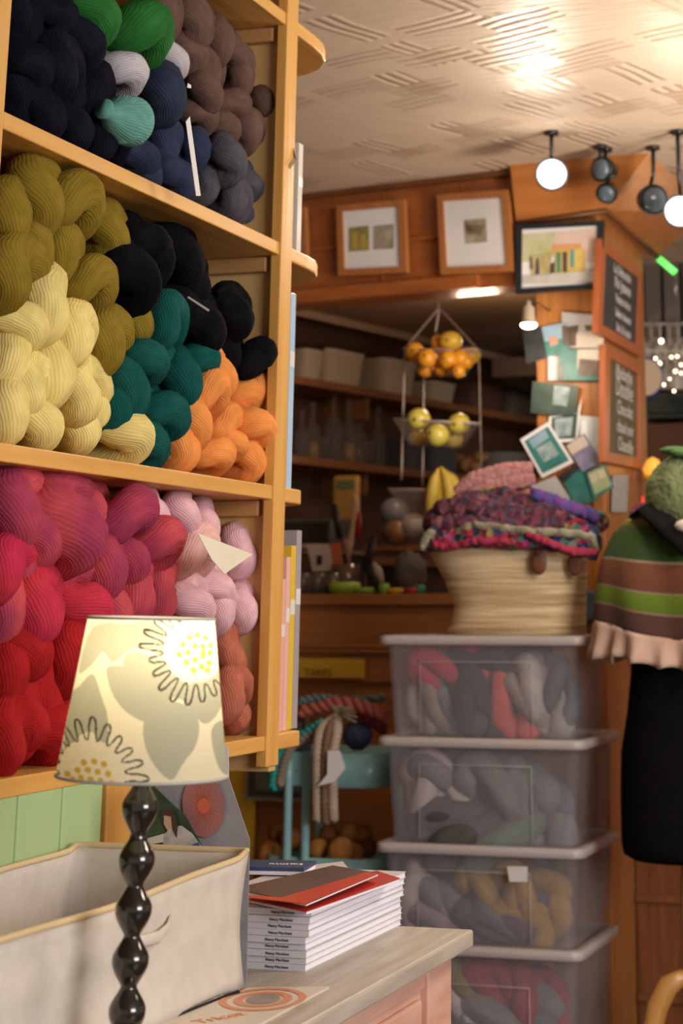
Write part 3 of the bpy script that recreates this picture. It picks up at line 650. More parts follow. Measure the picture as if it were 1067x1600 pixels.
# ---------------------------------------------------------------- table lamp
LY = 2.05
tp = P(237,966,Y=LY); bt = P(219,1209,Y=LY); low = P(198,1582,Y=LY)
ax = (bt-low).normalized(); k_ = (CT-low.z)/ax.z; foot = low+ax*k_
t = thing('table_lamp', foot, 'lit table lamp with black beaded stem and flowered cream shade', 'lamp')
bead = [P(x, y, Y=LY) for x, y in ((220,1262),(214,1344),(209,1421),(203,1500),(198,1580))]
mppx = (P(260,1400,Y=LY)-P(160,1400,Y=LY)).length/100
zax = (tp-foot).normalized(); zz = [(q-foot).dot(zax) for q in bead]; step = (zz[0]-zz[-1])/4
prof = [(0,0.002),(.058,.002),(.060,.008),(.055,.014),(.030,.020),(.016,.028)]
zs = zz[::-1]
while zs[0]-step > .05: zs.insert(0, zs[0]-step)
rb, rn = 26*mppx, 11*mppx
for q in zs:
    for f in range(-8, 8):
        s = f/8; r = rn+(rb-rn)*(max(0, cos(s*pi/2))**1.5 if s > -.0 else max(0, cos(s*pi/2))**1.1)
        if abs(s) < .14: r = rb*.99
        z_ = q+s*step/2
        if z_ > prof[-1][1]+.0005: prof.append((r, z_))
prof += [(rn, zs[-1]+step*.5), (rn*1.5, zs[-1]+step*.52), (rn*1.5, zs[-1]+step*.62), (.009, zs[-1]+step*.64), (.009, zs[-1]+step*1.1), (0, zs[-1]+step*1.1)]
MZ = zax.to_track_quat('Z', 'X').to_matrix().to_4x4()
bm = bmesh.new(); lathe(bm, prof, 40, cap=False, M=MZ); finish('stem', bm, mat('black_lacquer', (.010,.009,.007), .12, coat=1), t, True)
bm = bmesh.new(); lathe(bm, [(.0095,zs[-1]+step*.62),(.014,zs[-1]+step*.62),(.014,zs[-1]+step*1.3),(.0095,zs[-1]+step*1.3)], 20, M=MZ); finish('socket', bm, BLACKP, t, True)
# shade as a finely divided cone whose faces carry the printed pattern
hs_b = (bt-foot).dot(zax)-.002; hs_t = (tp-foot).dot(zax); Rb = .0985; Rt = .0745
leafs = [ # (points in photo-like coordinates on the front) -> closed blobs of the grey print
 [(225,1110),(240,1095),(262,1088),(285,1095),(300,1112),(303,1132),(295,1158),(278,1180),(262,1203),(245,1192),(230,1170),(222,1140)],
 [(170,1045),(195,1040),(225,1035),(262,1045),(290,1062),(300,1045),(340,1040),(342,1085),(330,1110),(312,1122),(295,1108),(283,1090),(262,1085),(240,1120),(205,1112),(180,1085)],
 [(112,1100),(130,1075),(150,1055),(162,1085),(172,1120),(168,1165),(150,1140),(128,1150),(108,1180)],
 [(322,1130),(340,1120),(350,1150),(350,1200),(335,1195),(324,1165)],
 [(150,985),(205,975),(240,972),(262,1000),(255,1020),(210,1012),(180,1035),(165,1020),(150,1040),(128,1055)],
 [(205,1018),(250,1026),(262,1045),(225,1036),(195,1040)]]
petals1 = (303,1013, 50, 86, 22); petals2 = (148,1200, 48, 82, 20)
def inpoly(x, y, pl):
    c_ = False; j = len(pl)-1
    for i in range(len(pl)):
        if (pl[i][1] > y) != (pl[j][1] > y) and x < (pl[j][0]-pl[i][0])*(y-pl[i][1])/(pl[j][1]-pl[i][1])+pl[i][0]: c_ = not c_
        j = i
    return c_
def smooth_poly(pl):
    n = len(pl); out = []
    for i in range(n):
        p0, p1, p2, p3 = pl[i-1], pl[i], pl[(i+1) % n], pl[(i+2) % n]
        for s in (0, .25, .5, .75):
            out.append(tuple(.5*((2*p1[k])+(-p0[k]+p2[k])*s+(2*p0[k]-5*p1[k]+4*p2[k]-p3[k])*s*s+(-p0[k]+3*p1[k]-3*p2[k]+p3[k])*s**3) for k in (0,1)))
    return out
leafs = [smooth_poly(q) for q in leafs]
dots1 = [(282,1003),(292,992),(304,988),(316,992),(324,1003),(276,1018),(289,1015),(300,1005),(312,1005),(323,1015),(286,1030),(299,1026),(311,1020),(321,1030),(297,1041),(309,1036),(312,1014),(318,1041)]
dots2 = [(137,1185),(152,1182),(166,1185),(128,1197),(143,1195),(157,1196),(172,1198),(121,1212),(133,1207),(147,1208),(161,1209),(177,1211),(139,1218),(154,1219),(113,1205)]
def flower_line(x, y, f, ph):
    cx, cy, r0, r1, n = f; dx, dy = x-cx, y-cy; r = math.hypot(dx, dy); a = math.atan2(dy, dx)
    if r < r0*.6 or r > r1*1.2: return False
    rr = r0+(r1-r0)*(.5+.5*math.copysign(abs(sin(n*.5*a*2+ph))**.55, sin(n*.5*a*2+ph)))*(.82+.18*sin(3.7*a+ph)); 
    # distance to a wiggly outline measured along the radius and along the arc
    da = .02
    rr2 = r0+(r1-r0)*(.5+.5*math.copysign(abs(sin(n*(a+da)+ph))**.55, sin(n*(a+da)+ph)))*(.82+.18*sin(3.7*(a+da)+ph))
    rr3 = r0+(r1-r0)*(.5+.5*math.copysign(abs(sin(n*(a-da)+ph))**.55, sin(n*(a-da)+ph)))*(.82+.18*sin(3.7*(a-da)+ph))
    lo, hi = min(rr, rr2, rr3), max(rr, rr2, rr3)
    return lo-.6 < r < hi+.6
def pattern(th, v):
    """th: angle from the shade's front, v: 0 bottom .. 1 top -> material index"""
    cxm = 219+(237-219)*v; hw = 126+(96-126)*v
    x = cxm+hw*(th if abs(th) < .9 else math.copysign(.9+(abs(th)-.9)*1.0, th))*.86
    if abs(th) < 1.45: x = cxm+hw*sin(th)
    y = 1210-243*v + (4 if abs(th) < 1.45 else 4)*(-(x-cxm)/hw)
    if abs(th) >= 1.45:
        x = 225+((th*90) % 220)-110
    for f, dts in ((petals1, dots1), (petals2, dots2)):
        for dx, dy in dts:
            if (x-dx)**2+(y-dy)**2 < 4.6**2: return 2
    if flower_line(x, y, petals1, .3) or flower_line(x, y, petals2, 1.1): return 3
    if math.hypot(x-300, y-1013) < 46 or math.hypot(x-148, y-1196) < 46: return 0
    for q in leafs:
        if inpoly(x, y, q): return 1
    return 0
def lampmat(name, col, tr=.55):
    m = bpy.data.materials.new(name); m.use_nodes = True; nt = m.node_tree; b = nt.nodes['Principled BSDF']; N = nt.nodes.new
    b.inputs['Base Color'].default_value = (*col, 1); b.inputs['Roughness'].default_value = .75
    tl = N('ShaderNodeBsdfTranslucent'); tl.inputs[0].default_value = (*col, 1); mx = N('ShaderNodeMixShader'); mx.inputs[0].default_value = tr
    nt.links.new(b.outputs[0], mx.inputs[1]); nt.links.new(tl.outputs[0], mx.inputs[2]); nt.links.new(mx.outputs[0], nt.nodes['Material Output'].inputs[0]); return m
bm = bmesh.new(); nU, nV = 520, 170; inv = MZ.inverted()
vd = (CAM-foot); vd.z = 0; vl = inv.to_3x3() @ vd; th0 = math.atan2(vl.y, vl.x)
rows = [[bm.verts.new(MZ @ Vector(((Rb+(Rt-Rb)*j/nV)*cos(th0+2*pi*i/nU), (Rb+(Rt-Rb)*j/nV)*sin(th0+2*pi*i/nU), hs_b+(hs_t-hs_b)*j/nV))) for i in range(nU)] for j in range(nV+1)]
for j in range(nV):
    for i in range(nU):
        a = 2*pi*(i+.5)/nU; a = a-2*pi if a > pi else a
        f = bm.faces.new([rows[j][i], rows[j][(i+1) % nU], rows[j+1][(i+1) % nU], rows[j+1][i]]); f.smooth = True
        f.material_index = pattern(a, (j+.5)/nV)
sh = finish('lamp_shade', bm, [lampmat('shade_cream', (.80,.75,.60)), lampmat('shade_sage', (.42,.43,.36)), lampmat('shade_ochre', (.62,.42,.06)), lampmat('shade_line', (.05,.05,.04), .2)], t)
bm = bmesh.new()
sweep(bm, [MZ @ Vector((Rt*cos(2*pi*k/60), Rt*sin(2*pi*k/60), hs_t)) for k in range(60)], .0018, 6, closed=True)
finish('shade_ring', bm, mat('grey_ring', (.45,.45,.42), .5), t, True)
bm = bmesh.new(); sweep(bm, [MZ @ Vector((Rb*cos(2*pi*k/60), Rb*sin(2*pi*k/60), hs_b)) for k in range(60)], .0018, 6, closed=True)
for k in range(3): sweep(bm, [MZ @ Vector((0,0,hs_b+.03)), MZ @ Vector((Rb*.985*cos(2.1*k), Rb*.985*sin(2.1*k), hs_b+.002))], .001, 6)
finish('shade_ring', bm, mat('grey_ring', (.45,.45,.42), .5), t, True)
bm = bmesh.new(); blob(bm, MZ @ Vector((0,0,hs_b+.135)), .026, n=12, amp=0); finish('bulb', bm, mat('lit_bulb', (1,.9,.7), .5, emit=(1,.78,.45), estr=14), t, True)
lc = foot+(MZ @ Vector((0,0,hs_b+.135)))
light('table_lamp_light', 'POINT', lc + Vector((.035,-.01,.02)), .68, (1.0,.82,.50), .03)

# ---------------------------------------------------------------- pictures on the beam
def BPx(x, y, out=0):
    return PL(x, y, BA+BN*out, BN)
def framed(px, label, art, out=.03, fw=.028, fm=None, mount=WHITEP, n=None, plane=None, name='picture_frame'):
    n = n or BN; pl = plane or (lambda x, y, o: PL(x, y, BA+BN*o, BN))
    q = [pl(x, y, out) for x, y in px]; c = sum(q, Vector())/4
    t = thing(name, c, label, 'picture'); inner = [v+(c-v).normalized()*fw*1.4 for v in q]
    bm = bmesh.new()
    vo = [bm.verts.new(v-c+n*.008) for v in q]; vi = [bm.verts.new(v-c+n*.008) for v in inner]; vb = [bm.verts.new(v-c-n*.012) for v in q]; vib = [bm.verts.new(v-c-n*.001) for v in inner]
    for i in range(4):
        j = (i+1) % 4
        bm.faces.new([vo[i], vo[j], vi[j], vi[i]]); bm.faces.new([vo[i], vb[i], vb[j], vo[j]]); bm.faces.new([vi[i], vi[j], vib[j], vib[i]])
    bm.faces.new(vb)
    finish('frame', bm, fm or FRAMEWOOD, t)
    bm = bmesh.new(); quad(bm, [v-c for v in inner], 0, .0005, n); finish('mount', bm, mount, t)
    for k, (nm, pts, m) in enumerate(art):
        bm = bmesh.new(); bm.faces.new([bm.verts.new(pl(x, y, out+.0012+.0004*k)-c) for x, y in pts]); finish(nm, bm, m, t)
    return t
OLV = mat('print_olive', (.20,.17,.06), .6, (.34,.28,.10), 25); BRN = mat('print_brown', (.20,.13,.08), .6, (.42,.38,.30), 22); DRK = mat('print_dark', (.05,.035,.025), .6, (.30,.25,.12), 30)
framed([(527,322),(633,312),(637,426),(530,432)], 'wooden framed picture with two small prints on the beam', [('print', [(545,356),(576,352),(577,391),(545,393)], OLV), ('print', [(584,353),(615,350),(615,388),(584,390)], BRN), ('print_detail', [(550,363),(558,362),(558,389),(550,389)], mat('print_yellow', (.42,.30,.05), .6)), ('print_detail', [(563,366),(572,365),(572,388),(563,388)], mat('print_yellow', (0,0,0)))], fw=.023)
framed([(684,305),(795,297),(803,424),(690,430)], 'wooden framed picture with one tiny dark print, tilted on the beam', [('print', [(725,344),(759,341),(761,378),(727,381)], BRN), ('print_detail', [(727,350),(758,352),(752,368),(730,366)], DRK)], fw=.023)
framed([(420,330),(478,324),(481,402),(420,410)], 'wooden framed picture half hidden behind the yarn shelf edge', [('print', [(435,345),(455,344),(455,385),(435,387)], OLV)], fw=.02)
pp = lambda x, y, o: P(x, y, Y=PYF-.035-o)
art = [('sky', [(815,366),(870,362),(870,400),(815,410)], mat('tree_wash', (.40,.42,.16), .6, (.60,.56,.42), 18)),
 ('facade', [(866,362),(930,357),(930,410),(866,405)], mat('pink_wash', (.62,.42,.36), .6, (.64,.52,.44), 12)),
 ('awning', [(862,382),(908,380),(908,392),(862,394)], mat('orange_wash', (.60,.30,.12), .6)),
 ('shopfront', [(866,392),(914,388),(914,424),(866,428)], mat('yellow_wash', (.52,.36,.08), .6, (.62,.46,.14), 30)),
 ('shopfront', [(828,399),(862,394),(862,430),(830,432)], mat('ochre_wash', (.36,.30,.12), .6, (.50,.42,.22), 30)),
 ('door', [(869,394),(876,394),(876,425),(869,426)], mat('green_wash', (.08,.22,.12), .6)), ('door', [(879,394),(886,393),(886,425),(879,425)], mat('dark_wash', (.07,.05,.05), .6)),
 ('window_pane', [(891,391),(897,390),(897,417),(891,418)], mat('blue_wash', (.10,.28,.32), .6)),
 ('figure', [(860,412),(867,410),(867,426),(859,427)], mat('dark_wash', (0,0,0))), ('figure', [(838,404),(841,404),(843,428),(836,429)], mat('dark_wash', (0,0,0))), ('figure', [(828,402),(831,401),(832,420),(829,421)], mat('dark_wash', (0,0,0))),
 ('pavement', [(816,432),(930,422),(930,440),(816,444)], mat('grey_wash', (.42,.40,.38), .6, (.50,.47,.44), 14))]
framed([(807,352),(944,345),(938,451),(806,459)], 'black framed watercolour of a yellow shopfront high on the pillar', art, plane=pp, n=Vector((0,-1,0)), fw=.018, fm=mat('blue_black_frame', (.012,.015,.022), .35), out=.01)

# ---------------------------------------------------------------- chalkboards on the pillar's right face
def chalk(px, label, lines, bmcol, out=.02):
    q = [P(x, y, X=PXR+out) for x, y in px]; c = sum(q, Vector())/4; n = Vector((1,0,0))
    t = thing('chalkboard', c, label, 'chalkboard')
    inner = [Vector((v.x, v.y+(.07 if i in (0,3) else -.055), v.z+(-.035 if i in (0,1) else .035))) for i, v in enumerate(q)]
    bm = bmesh.new(); vo = [bm.verts.new(v-c) for v in q]; vi = [bm.verts.new(v-c) for v in inner]; vb = [bm.verts.new(v-c-n*.02) for v in q]; vib = [bm.verts.new(v-c-n*.008) for v in inner]
    for i in range(4):
        j = (i+1) % 4
        bm.faces.new([vo[i], vo[j], vi[j], vi[i]]); bm.faces.new([vo[i], vb[i], vb[j], vo[j]]); bm.faces.new([vi[i], vi[j], vib[j], vib[i]])
    bm.faces.new(vb); finish('frame', bm, wood('red_frame_wood', (.36,.09,.03), (.42,.12,.04), 'Z', .4), t, bevel=.002)
    bm = bmesh.new(); quad(bm, [v-c-n*.006 for v in inner], 0, .001, n); finish('slate', bm, bmcol, t)
    top = (inner[0].z+inner[1].z)/2-c.z; botm = (inner[2].z+inner[3].z)/2-c.z; k = len(lines); w_ = abs(inner[1].y-inner[0].y)
    for i, (s, f) in enumerate(lines):
        text('chalk_lettering', s, f*(top-botm)/k, CHALK, t, (-.0045, (inner[0].y+inner[1].y)/2-c.y, top-(i+.8)*(top-botm)/k), (pi/2,0,pi/2), ex=.0003, shear=.2)
CHALK = mat('chalk', (.62,.58,.56), .9)
chalk([(939,372),(1004,424),(1001,558),(934,520)], 'upper red framed chalkboard with white handwriting on the pillar', [('La Débouche',1.0),('No Jeanne',1.2),('Vestes tricot',.9),('laines douces',.9),('fait à la main',.9)], mat('slate_black', (.030,.028,.032), .6, (.05,.045,.05), 8))
chalk([(946,538),(1003,572),(1003,733),(945,722)], 'lower red framed chalkboard with white handwriting, directly below the other', [('Rhubarbe',1.1),('Double',1.5),('Chocolat',1.1),('chaud noir',1.0),('Chantilly',1.1)], mat('slate_brown', (.085,.060,.028), .6, (.11,.08,.035), 8))
card('notice', [P(957,742,X=PXR+.008), P(982,742,X=PXR+.008), P(979,800,X=PXR+.008), P(955,800,X=PXR+.008)], mat('grey_notice', (.42,.40,.40), .6, (.30,.28,.28), 60), 'grey printed notice on the pillar below the lower chalkboard', 'notice')

# ---------------------------------------------------------------- postcards pinned on the pillar
def photo(pts, bg, label, bits=(), border=False, lay=0):
    Yp = PYF-.012-.004*lay
    q = [P(780+x/3.077, 300+y/3.077, Y=Yp) for x, y in pts]; c = sum(q, Vector())/len(q)
    t = thing('postcard', c, label, 'postcard', 'postcards pinned to the pillar'); bm = bmesh.new()
    quad(bm, [v-c for v in q], 0, .001, Vector((0,-1,0)))
    if border:
        finish('border', bm, WHITEP, t); bm = bmesh.new(); f = bm.faces.new([bm.verts.new((v-c)*.84+Vector((0,-.0006,0))) for v in q]); finish('photo', bm, bg, t)
    else: finish('photo', bm, bg, t)
    for k, (pp_, m) in enumerate(bits):
        bm = bmesh.new(); bm.faces.new([bm.verts.new(P(780+x/3.077, 300+y/3.077, Y=Yp-.0009-.0003*k)-c) for x, y in pp_]); finish('photo_detail', bm, m, t)
TE = mat('p_teal', (.02,.13,.12), .4, (.05,.22,.20), 30); DG = mat('p_darkgreen', (.03,.06,.045), .4, (.07,.11,.09), 25); DK = mat('p_dark', (.015,.018,.02), .35, (.04,.045,.05), 20)
SKY = mat('p_sky', (.20,.33,.45), .4, (.30,.42,.50), 20); BG = mat('p_beige', (.50,.42,.34), .4, (.56,.48,.40), 20); LG = mat('p_lightgrey', (.42,.42,.44), .4, (.50,.50,.52), 15); DB = mat('p_darkbrown', (.06,.04,.03), .4, (.14,.09,.07), 30)
WT = mat('p_foam', (.45,.50,.50), .4, (.12,.22,.24), 40); PU = mat('p_purple', (.12,.12,.22), .4, (.26,.24,.34), 30); LB = mat('p_lightblue', (.50,.58,.60), .5, (.55,.60,.60), 12); GY = mat('p_greenyellow', (.36,.32,.12), .4, (.30,.42,.26), 30)
photo([(235,790),(285,790),(285,905),(235,905)], WHITEP, 'plain white card strip left of the teal and beige postcard', lay=0)
photo([(385,1075),(505,1085),(500,1290),(385,1270)], LB, 'pale blue paper pinned near the pillar edge below the chalkboards', [([(395,1100),(420,1095),(425,1180),(400,1190)], WHITEP)], lay=0)
photo([(300,578),(465,590),(500,690),(500,752),(305,745)], LG, 'postcard with a brown animal under a grey sky, topmost of the cluster', [([(320,650),(380,640),(370,740),(312,742)], DB), ([(370,680),(500,690),(500,750),(370,745)], BG), ([(410,640),(460,640),(455,670),(415,668)], DB)], lay=1)
photo([(112,672),(205,645),(235,795),(130,828)], DK, 'almost black postcard sticking out at the left of the pillar', lay=1)
photo([(203,650),(320,625),(340,770),(232,792)], SKY, 'postcard of a blue sky over a teal sea, beside the black card', [([(215,720),(330,700),(340,770),(230,790)], TE), ([(235,700),(275,690),(285,730),(245,745)], mat('p_salmon', (.45,.24,.18), .5)), ([(300,640),(345,650),(330,740),(305,735)], DB)], lay=2)
photo([(285,760),(498,750),(498,905),(280,905)], TE, 'postcard split between teal water and a beige house front', [([(375,758),(490,756),(485,850),(375,850)], BG), ([(385,800),(485,810),(480,890),(375,880)], DB), ([(285,830),(300,815),(310,900),(282,902)], DK)], lay=3)
photo([(160,910),(382,930),(360,1080),(150,1060)], DG, 'dark green postcard with a pale figure in the middle of the pillar', [([(265,930),(340,940),(325,1030),(255,1020)], WT)], lay=2)
photo([(240,1080),(375,1060),(395,985),(375,1200),(230,1205)], DG, 'white bordered postcard of a grey green cliff, above the tilted one', [([(265,1090),(355,1080),(345,1170),(270,1180)], WT)], border=True, lay=1)
photo([(100,1190),(235,1105),(358,1300),(205,1375)], TE, 'white bordered postcard of a turquoise sea, tilted over the pile', [([(140,1195),(220,1140),(240,1180),(165,1235)], SKY), ([(175,1235),(245,1195),(290,1260),(215,1300)], WT)], border=True, lay=3)
photo([(318,1220),(410,1160),(490,1300),(400,1345)], PU, 'postcard with a sand coloured top and violet rocks', [([(322,1220),(405,1168),(430,1215),(350,1265)], BG)], lay=4)
photo([(300,1380),(400,1310),(470,1490),(360,1500)], TE, 'plain teal postcard at the foot of the postcard cluster', [([(285,1370),(350,1320),(385,1330),(310,1400)], DK)], lay=2)
photo([(415,1350),(505,1305),(552,1420),(455,1475)], TE, 'teal bordered postcard of a yellow window grid, lowest right of the cluster', [([(425,1352),(500,1318),(540,1410),(460,1455)], GY), ([(430,1362),(462,1348),(476,1385),(445,1400)], BG), ([(470,1345),(500,1332),(515,1366),(483,1381)], BG)], lay=5)
photo([(150,1415),(270,1365),(340,1470),(330,1500),(250,1480)], LG, 'grey white postcard tucked behind the blankets in the basket', lay=2)

# ---------------------------------------------------------------- ceiling spots and bulb
def spot(x, y, Y, r, label, lit, aim, k=1.0):
    p = P(x, y, Y=Y); t = thing('spotlight', p, label, 'spotlight'); A = Vector(aim).normalized(); M = A.to_track_quat('Z', 'X').to_matrix().to_4x4()
    bm = bmesh.new(); lathe(bm, [(0,-r*1.5),(r*.6,-r*1.45),(r*.85,-r*.9),(r,-r*.2),(r,0),(r*.9,0),(r*.88,-r*.25),(0,-r*.35)], 24, cap=False, M=M); finish('housing', bm, BLACKP, t, True)
    bm = bmesh.new(); blob(bm, M @ Vector((0,0,-.02*r)), r*.82, (1,1,.55), n=12, amp=0, M=M)
    finish('bulb', bm, mat('spot_glow', (1,1,1), .5, emit=(1,.93,.86), estr=14) if lit else mat('unlit_lens', (.10,.13,.16), .1), t, True)
    bm = bmesh.new(); sweep(bm, [Vector((0,0,2.648-p.z)), Vector((0,0,(2.65-p.z)*.5)), -A*r*1.2], [.007,.006,.006], 8); lathe(bm, [(.0,2.640-p.z),(.022,2.640-p.z),(.022,2.649-p.z),(0,2.649-p.z)], 16, cap=False); finish('bracket', bm, BLACKP, t, True)
spot(862,272,5.15,.050,'lit white ceiling spotlight in front of the picture beam', True, (.3,-1,-.15))
spot(1062,330,5.25,.050,'lit white ceiling spotlight at the right edge', True, (.1,-1,-.25))
spot(938,264,5.36,.040,'unlit black spotlight close under the ceiling, right of the lit one', False, (-.5,-1,-.1))
spot(947,303,5.40,.034,'unlit small black spotlight hanging below the other black one', False, (-.1,-1,-.7))
spot(1022,312,5.42,.048,'unlit grey black spotlight beside the right lit one', False, (.7,-1,-.25))
p = P(826,508,Y=5.36); t = thing('hanging_bulb', p, 'small lit bulb in a white holder hanging below the black frame', 'light bulb')
bm = bmesh.new(); lathe(bm, [(0,.075),(.006,.075),(.009,.06),(.018,.055),(.020,.02),(.026,.004),(0,.004)], 20, cap=False); finish('holder', bm, CREAM, t, True)
bm = bmesh.new(); blob(bm, (0,0,0), .025, (1,1,.45), n=10, amp=0); finish('bulb', bm, mat('bulb_glow', (1,1,1), .5, emit=(1,.88,.70), estr=14), t, True)
bm = bmesh.new(); sweep(bm, [Vector((0,0,.07)), Vector((.0,.02,.082)), Vector((0,.10,.085)), Vector((0,.26,.085))], .003, 6); finish('cable', bm, BLACKP, t, True)

# ---------------------------------------------------------------- alcove shelves and their goods
for z, lab in ((2.144,'upper dark wooden shelf board on the alcove wall'), (1.838,'middle dark wooden shelf board on the alcove wall, below the tubs'), (1.47,'lowest dark wooden shelf board on the alcove wall')):
    bm = bmesh.new(); wbox(bm, -.9 if z > 1.5 else .55, 2.25, -.27, 0, z-.03, z); wbox(bm, .6, .62, -.27, -.05, z-.12, z-.03)
    o = finish('wall_shelf', bm, wood('shelf_dark', (.20,.075,.025), (.28,.11,.04), 'Y', .5)); tag(o, lab, 'shelf')
def on(x, y, out=-.12): return PL(x, y, W0+WN*out, WN)
def roundbox(bm, w_, d_, h, M, taper=.9, r=.35, mi=0, z0=0):
    n = 32; rings = []
    for f, k in ((0, taper*.94), (.06, taper), (.9, 1.0), (.92, 1.04), (1.0, 1.04), (1.0,.9)):
        row = []
        for i in range(n):
            a = 2*pi*i/n; cx, cy = cos(a), sin(a); e = .45
            row.append(bm.verts.new(M @ Vector((w_/2*k*math.copysign(abs(cx)**e, cx), d_/2*k*math.copysign(abs(cy)**e, cy), z0+h*f))))
        rings.append(row)
    for i in range(len(rings)-1):
        for j in range(n): f = bm.faces.new([rings[i][j], rings[i][(j+1) % n], rings[i+1][(j+1) % n], rings[i+1][j]]); f.smooth = True; f.material_index = mi
    bm.faces.new(rings[0]); bm.faces.new(rings[-1])
WR = Matrix.Rotation(math.atan2(WD.y, WD.x), 4, 'Z')
for x, y, w_, h, lab in ((462,588,.14,.12,'cream storage tub half hidden by the yarn shelf'), (514,592,.29,.14,'wide cream storage tub on the upper alcove shelf'), (600,607,.27,.15,'cream storage tub beside the wide one on the upper alcove shelf'), (668,612,.22,.09,'cream dish on the upper alcove shelf behind the hanging fruit')):
    p = on(x, y, -.13); p.z = 2.146; t = thing('storage_tub', p, lab, 'tub', 'cream tubs on the alcove shelf'); bm = bmesh.new(); roundbox(bm, w_, .2, h, WR, .88); finish('body', bm, CREAM, t)
    bm = bmesh.new(); roundbox(bm, w_*1.05, .21, .012, WR, 1, z0=h); finish('lid', bm, mat('dark_lid', (.05,.02,.015), .4), t)
for x, w_, h, c_, lab in ((742,.30,.12,(.10,.04,.03),'dark red box at the right of the upper alcove shelf'), (800,.32,.15,(.10,.08,.07),'grey brown basket on the upper alcove shelf near the pillar')):
    p = on(x, 610, -.13); p.z = 2.146; bm = bmesh.new(); roundbox(bm, w_, .2, h, WR, .95); o = finish('storage_box', bm, mat('sbox%d' % x, c_, .6), loc=p); tag(o, lab, 'box')
GLS = clear_mat('drinking_glass', (.80,.76,.72), .12, (.55,.5,.48), .05); AMB = mat('amber_drink', (.35,.20,.05), .2)
def decanter(x, r, h, label, fill=None, neck=True):
    p = on(x, 705, -.12); p.z = 1.839; t = thing('glass_decanter' if neck else 'drinking_glass', p, label, 'glassware', 'glassware on the middle alcove shelf')
    pr = [(0,.002),(r,.002),(r,.02),(r*.96,h*.5),(r*.8,h*.56),(r*.32,h*.64),(r*.28,h*.82),(r*.42,h*.86)] if neck else [(0,.002),(r*.8,.002),(r,h)]
    bm = bmesh.new(); lathe(bm, pr, 20, cap=False); finish('body', bm, GLS, t, True)
    if neck: bm = bmesh.new(); blob(bm, (0,0,h*.92), r*.42, n=8, amp=0); finish('stopper', bm, GLS, t, True)
    if fill: bm = bmesh.new(); lathe(bm, [(0,.006),(r*.7,.006),(r*.7,h*.3),(0,h*.3)], 16, cap=False); finish('drink', bm, fill, t, True)
for x, r, h, lab, fl, nk in ((470,.035,.20,'clear bottle at the left end of the middle alcove shelf',None,True),(487,.04,.24,'clear decanter holding an amber drink, left of the other decanters',AMB,True),(520,.045,.30,'tall clear decanter with a round stopper, left of the amber one',None,True),(543,.045,.29,'clear decanter with amber drink in the middle of the shelf',AMB,True),(560,.04,.24,'clear decanter just right of the amber one',None,True),(590,.038,.27,'slim clear decanter standing apart near the chrome pots',None,True),(505,.03,.10,'short clear tumbler between the decanters',None,False),(575,.03,.11,'short clear tumbler right of the decanters',None,False)): decanter(x, r, h, lab, fl, nk)
# steel and grey things right of the glassware
for x, w_, h, c_, lab, k in ((628,.16,.14,(.13,.13,.14),'grey steel pot right of the glassware',0),(675,.22,.13,(.14,.14,.16),'grey blue container behind the lemons',0)):
    p = on(x, 715, -.13); p.z = 1.839; bm = bmesh.new(); roundbox(bm, w_, .18, h, WR, .96); o = finish('container', bm, mat('cont%d' % x, c_, .35, metal=.3), loc=p); tag(o, lab, 'container')
p0 = on(788, 724, -.13); p0.z = 1.839
for k in range(10):
    bm = bmesh.new(); lathe(bm, [(0,0),(.09,0),(.125,.009),(.125,.011),(.09,.003),(0,.003)], 28, cap=False); o = finish('plate', bm, mat('stoneware', (.36,.33,.31), .4), loc=p0+Vector((0,0,.002+.0135*k)), smooth=True)
    tag(o, 'grey white plate, %s in the pile on the middle alcove shelf' % ('lowest' if k == 0 else 'topmost' if k == 9 else ['','second','third','fourth','fifth','sixth','seventh','eighth','ninth'][k]+' from the bottom'), 'plate', 'plates piled on the middle alcove shelf')
GIN = mat('ginger_root', (.30,.13,.05), .7, (.36,.17,.07), 20)
p = on(727, 735, -.08); p.z = 1.84; bm = bmesh.new()
for k in range(8): blob(bm, (random.uniform(-.09,.09), random.uniform(-.03,.03), .03+random.uniform(0,.07)), random.uniform(.03,.045), (1.2,1,.8), k, .4, n=8)
o = finish('dried_bunch', bm, GIN, loc=p, smooth=True); tag(o, 'knobbly orange brown bunch of dried roots behind the bananas', 'dried food')
# things on the bar counter and the low shelf (alcove)
def item(x, y, Y=6.2): q = P(x, y, Y=Y); q.z = 1.316; return q
def pt(x, y, Y): return P(x, y, Y=Y)
p = item(556,900,6.32); t = thing('bag', pt(540,790,6.5), 'yellow ochre packet hanging in the alcove above the knife block', 'packet')
bm = bmesh.new(); box(bm, -.05,.055,-.015,.015,-.06,.11); finish('body', bm, mat('ochre_packet', (.36,.18,.03), .5, (.42,.24,.05), 12), t, bevel=.012)
bm = bmesh.new(); box(bm, -.03,.04,-.018,-.015,.06,.09); finish('label', bm, mat('packet_label', (.10,.14,.05), .5), t)
# toaster oven
p = pt(495,838,6.35); bm = bmesh.new(); t = thing('microwave', p, 'dark grey countertop oven in the alcove beside the shelf end', 'oven')
bx('body', (-.16,-.10,-.05), (.10,.14,.06), mat('grey_oven', (.06,.05,.045), .4), t, .008); bx('door_panel', (-.15,-.108,-.04), (.09,-.10,.045), mat('oven_glass', (.02,.016,.014), .1), t, .003)
bx('shelf_support', (-.17,-.10,-.065), (.14,.14,-.05), mat('oven_base', (.16,.10,.07), .5), t)
bx('handle', (-.08,-.115,-.045), (.06,-.108,-.030), mat('beige_handle', (.34,.24,.18), .5), t, .002)
bx('stand', (-.17,-.05,-.229), (-.155,.14,-.065), BLACKP, t); bx('stand', (.12,-.05,-.229), (.135,.14,-.065), BLACKP, t)
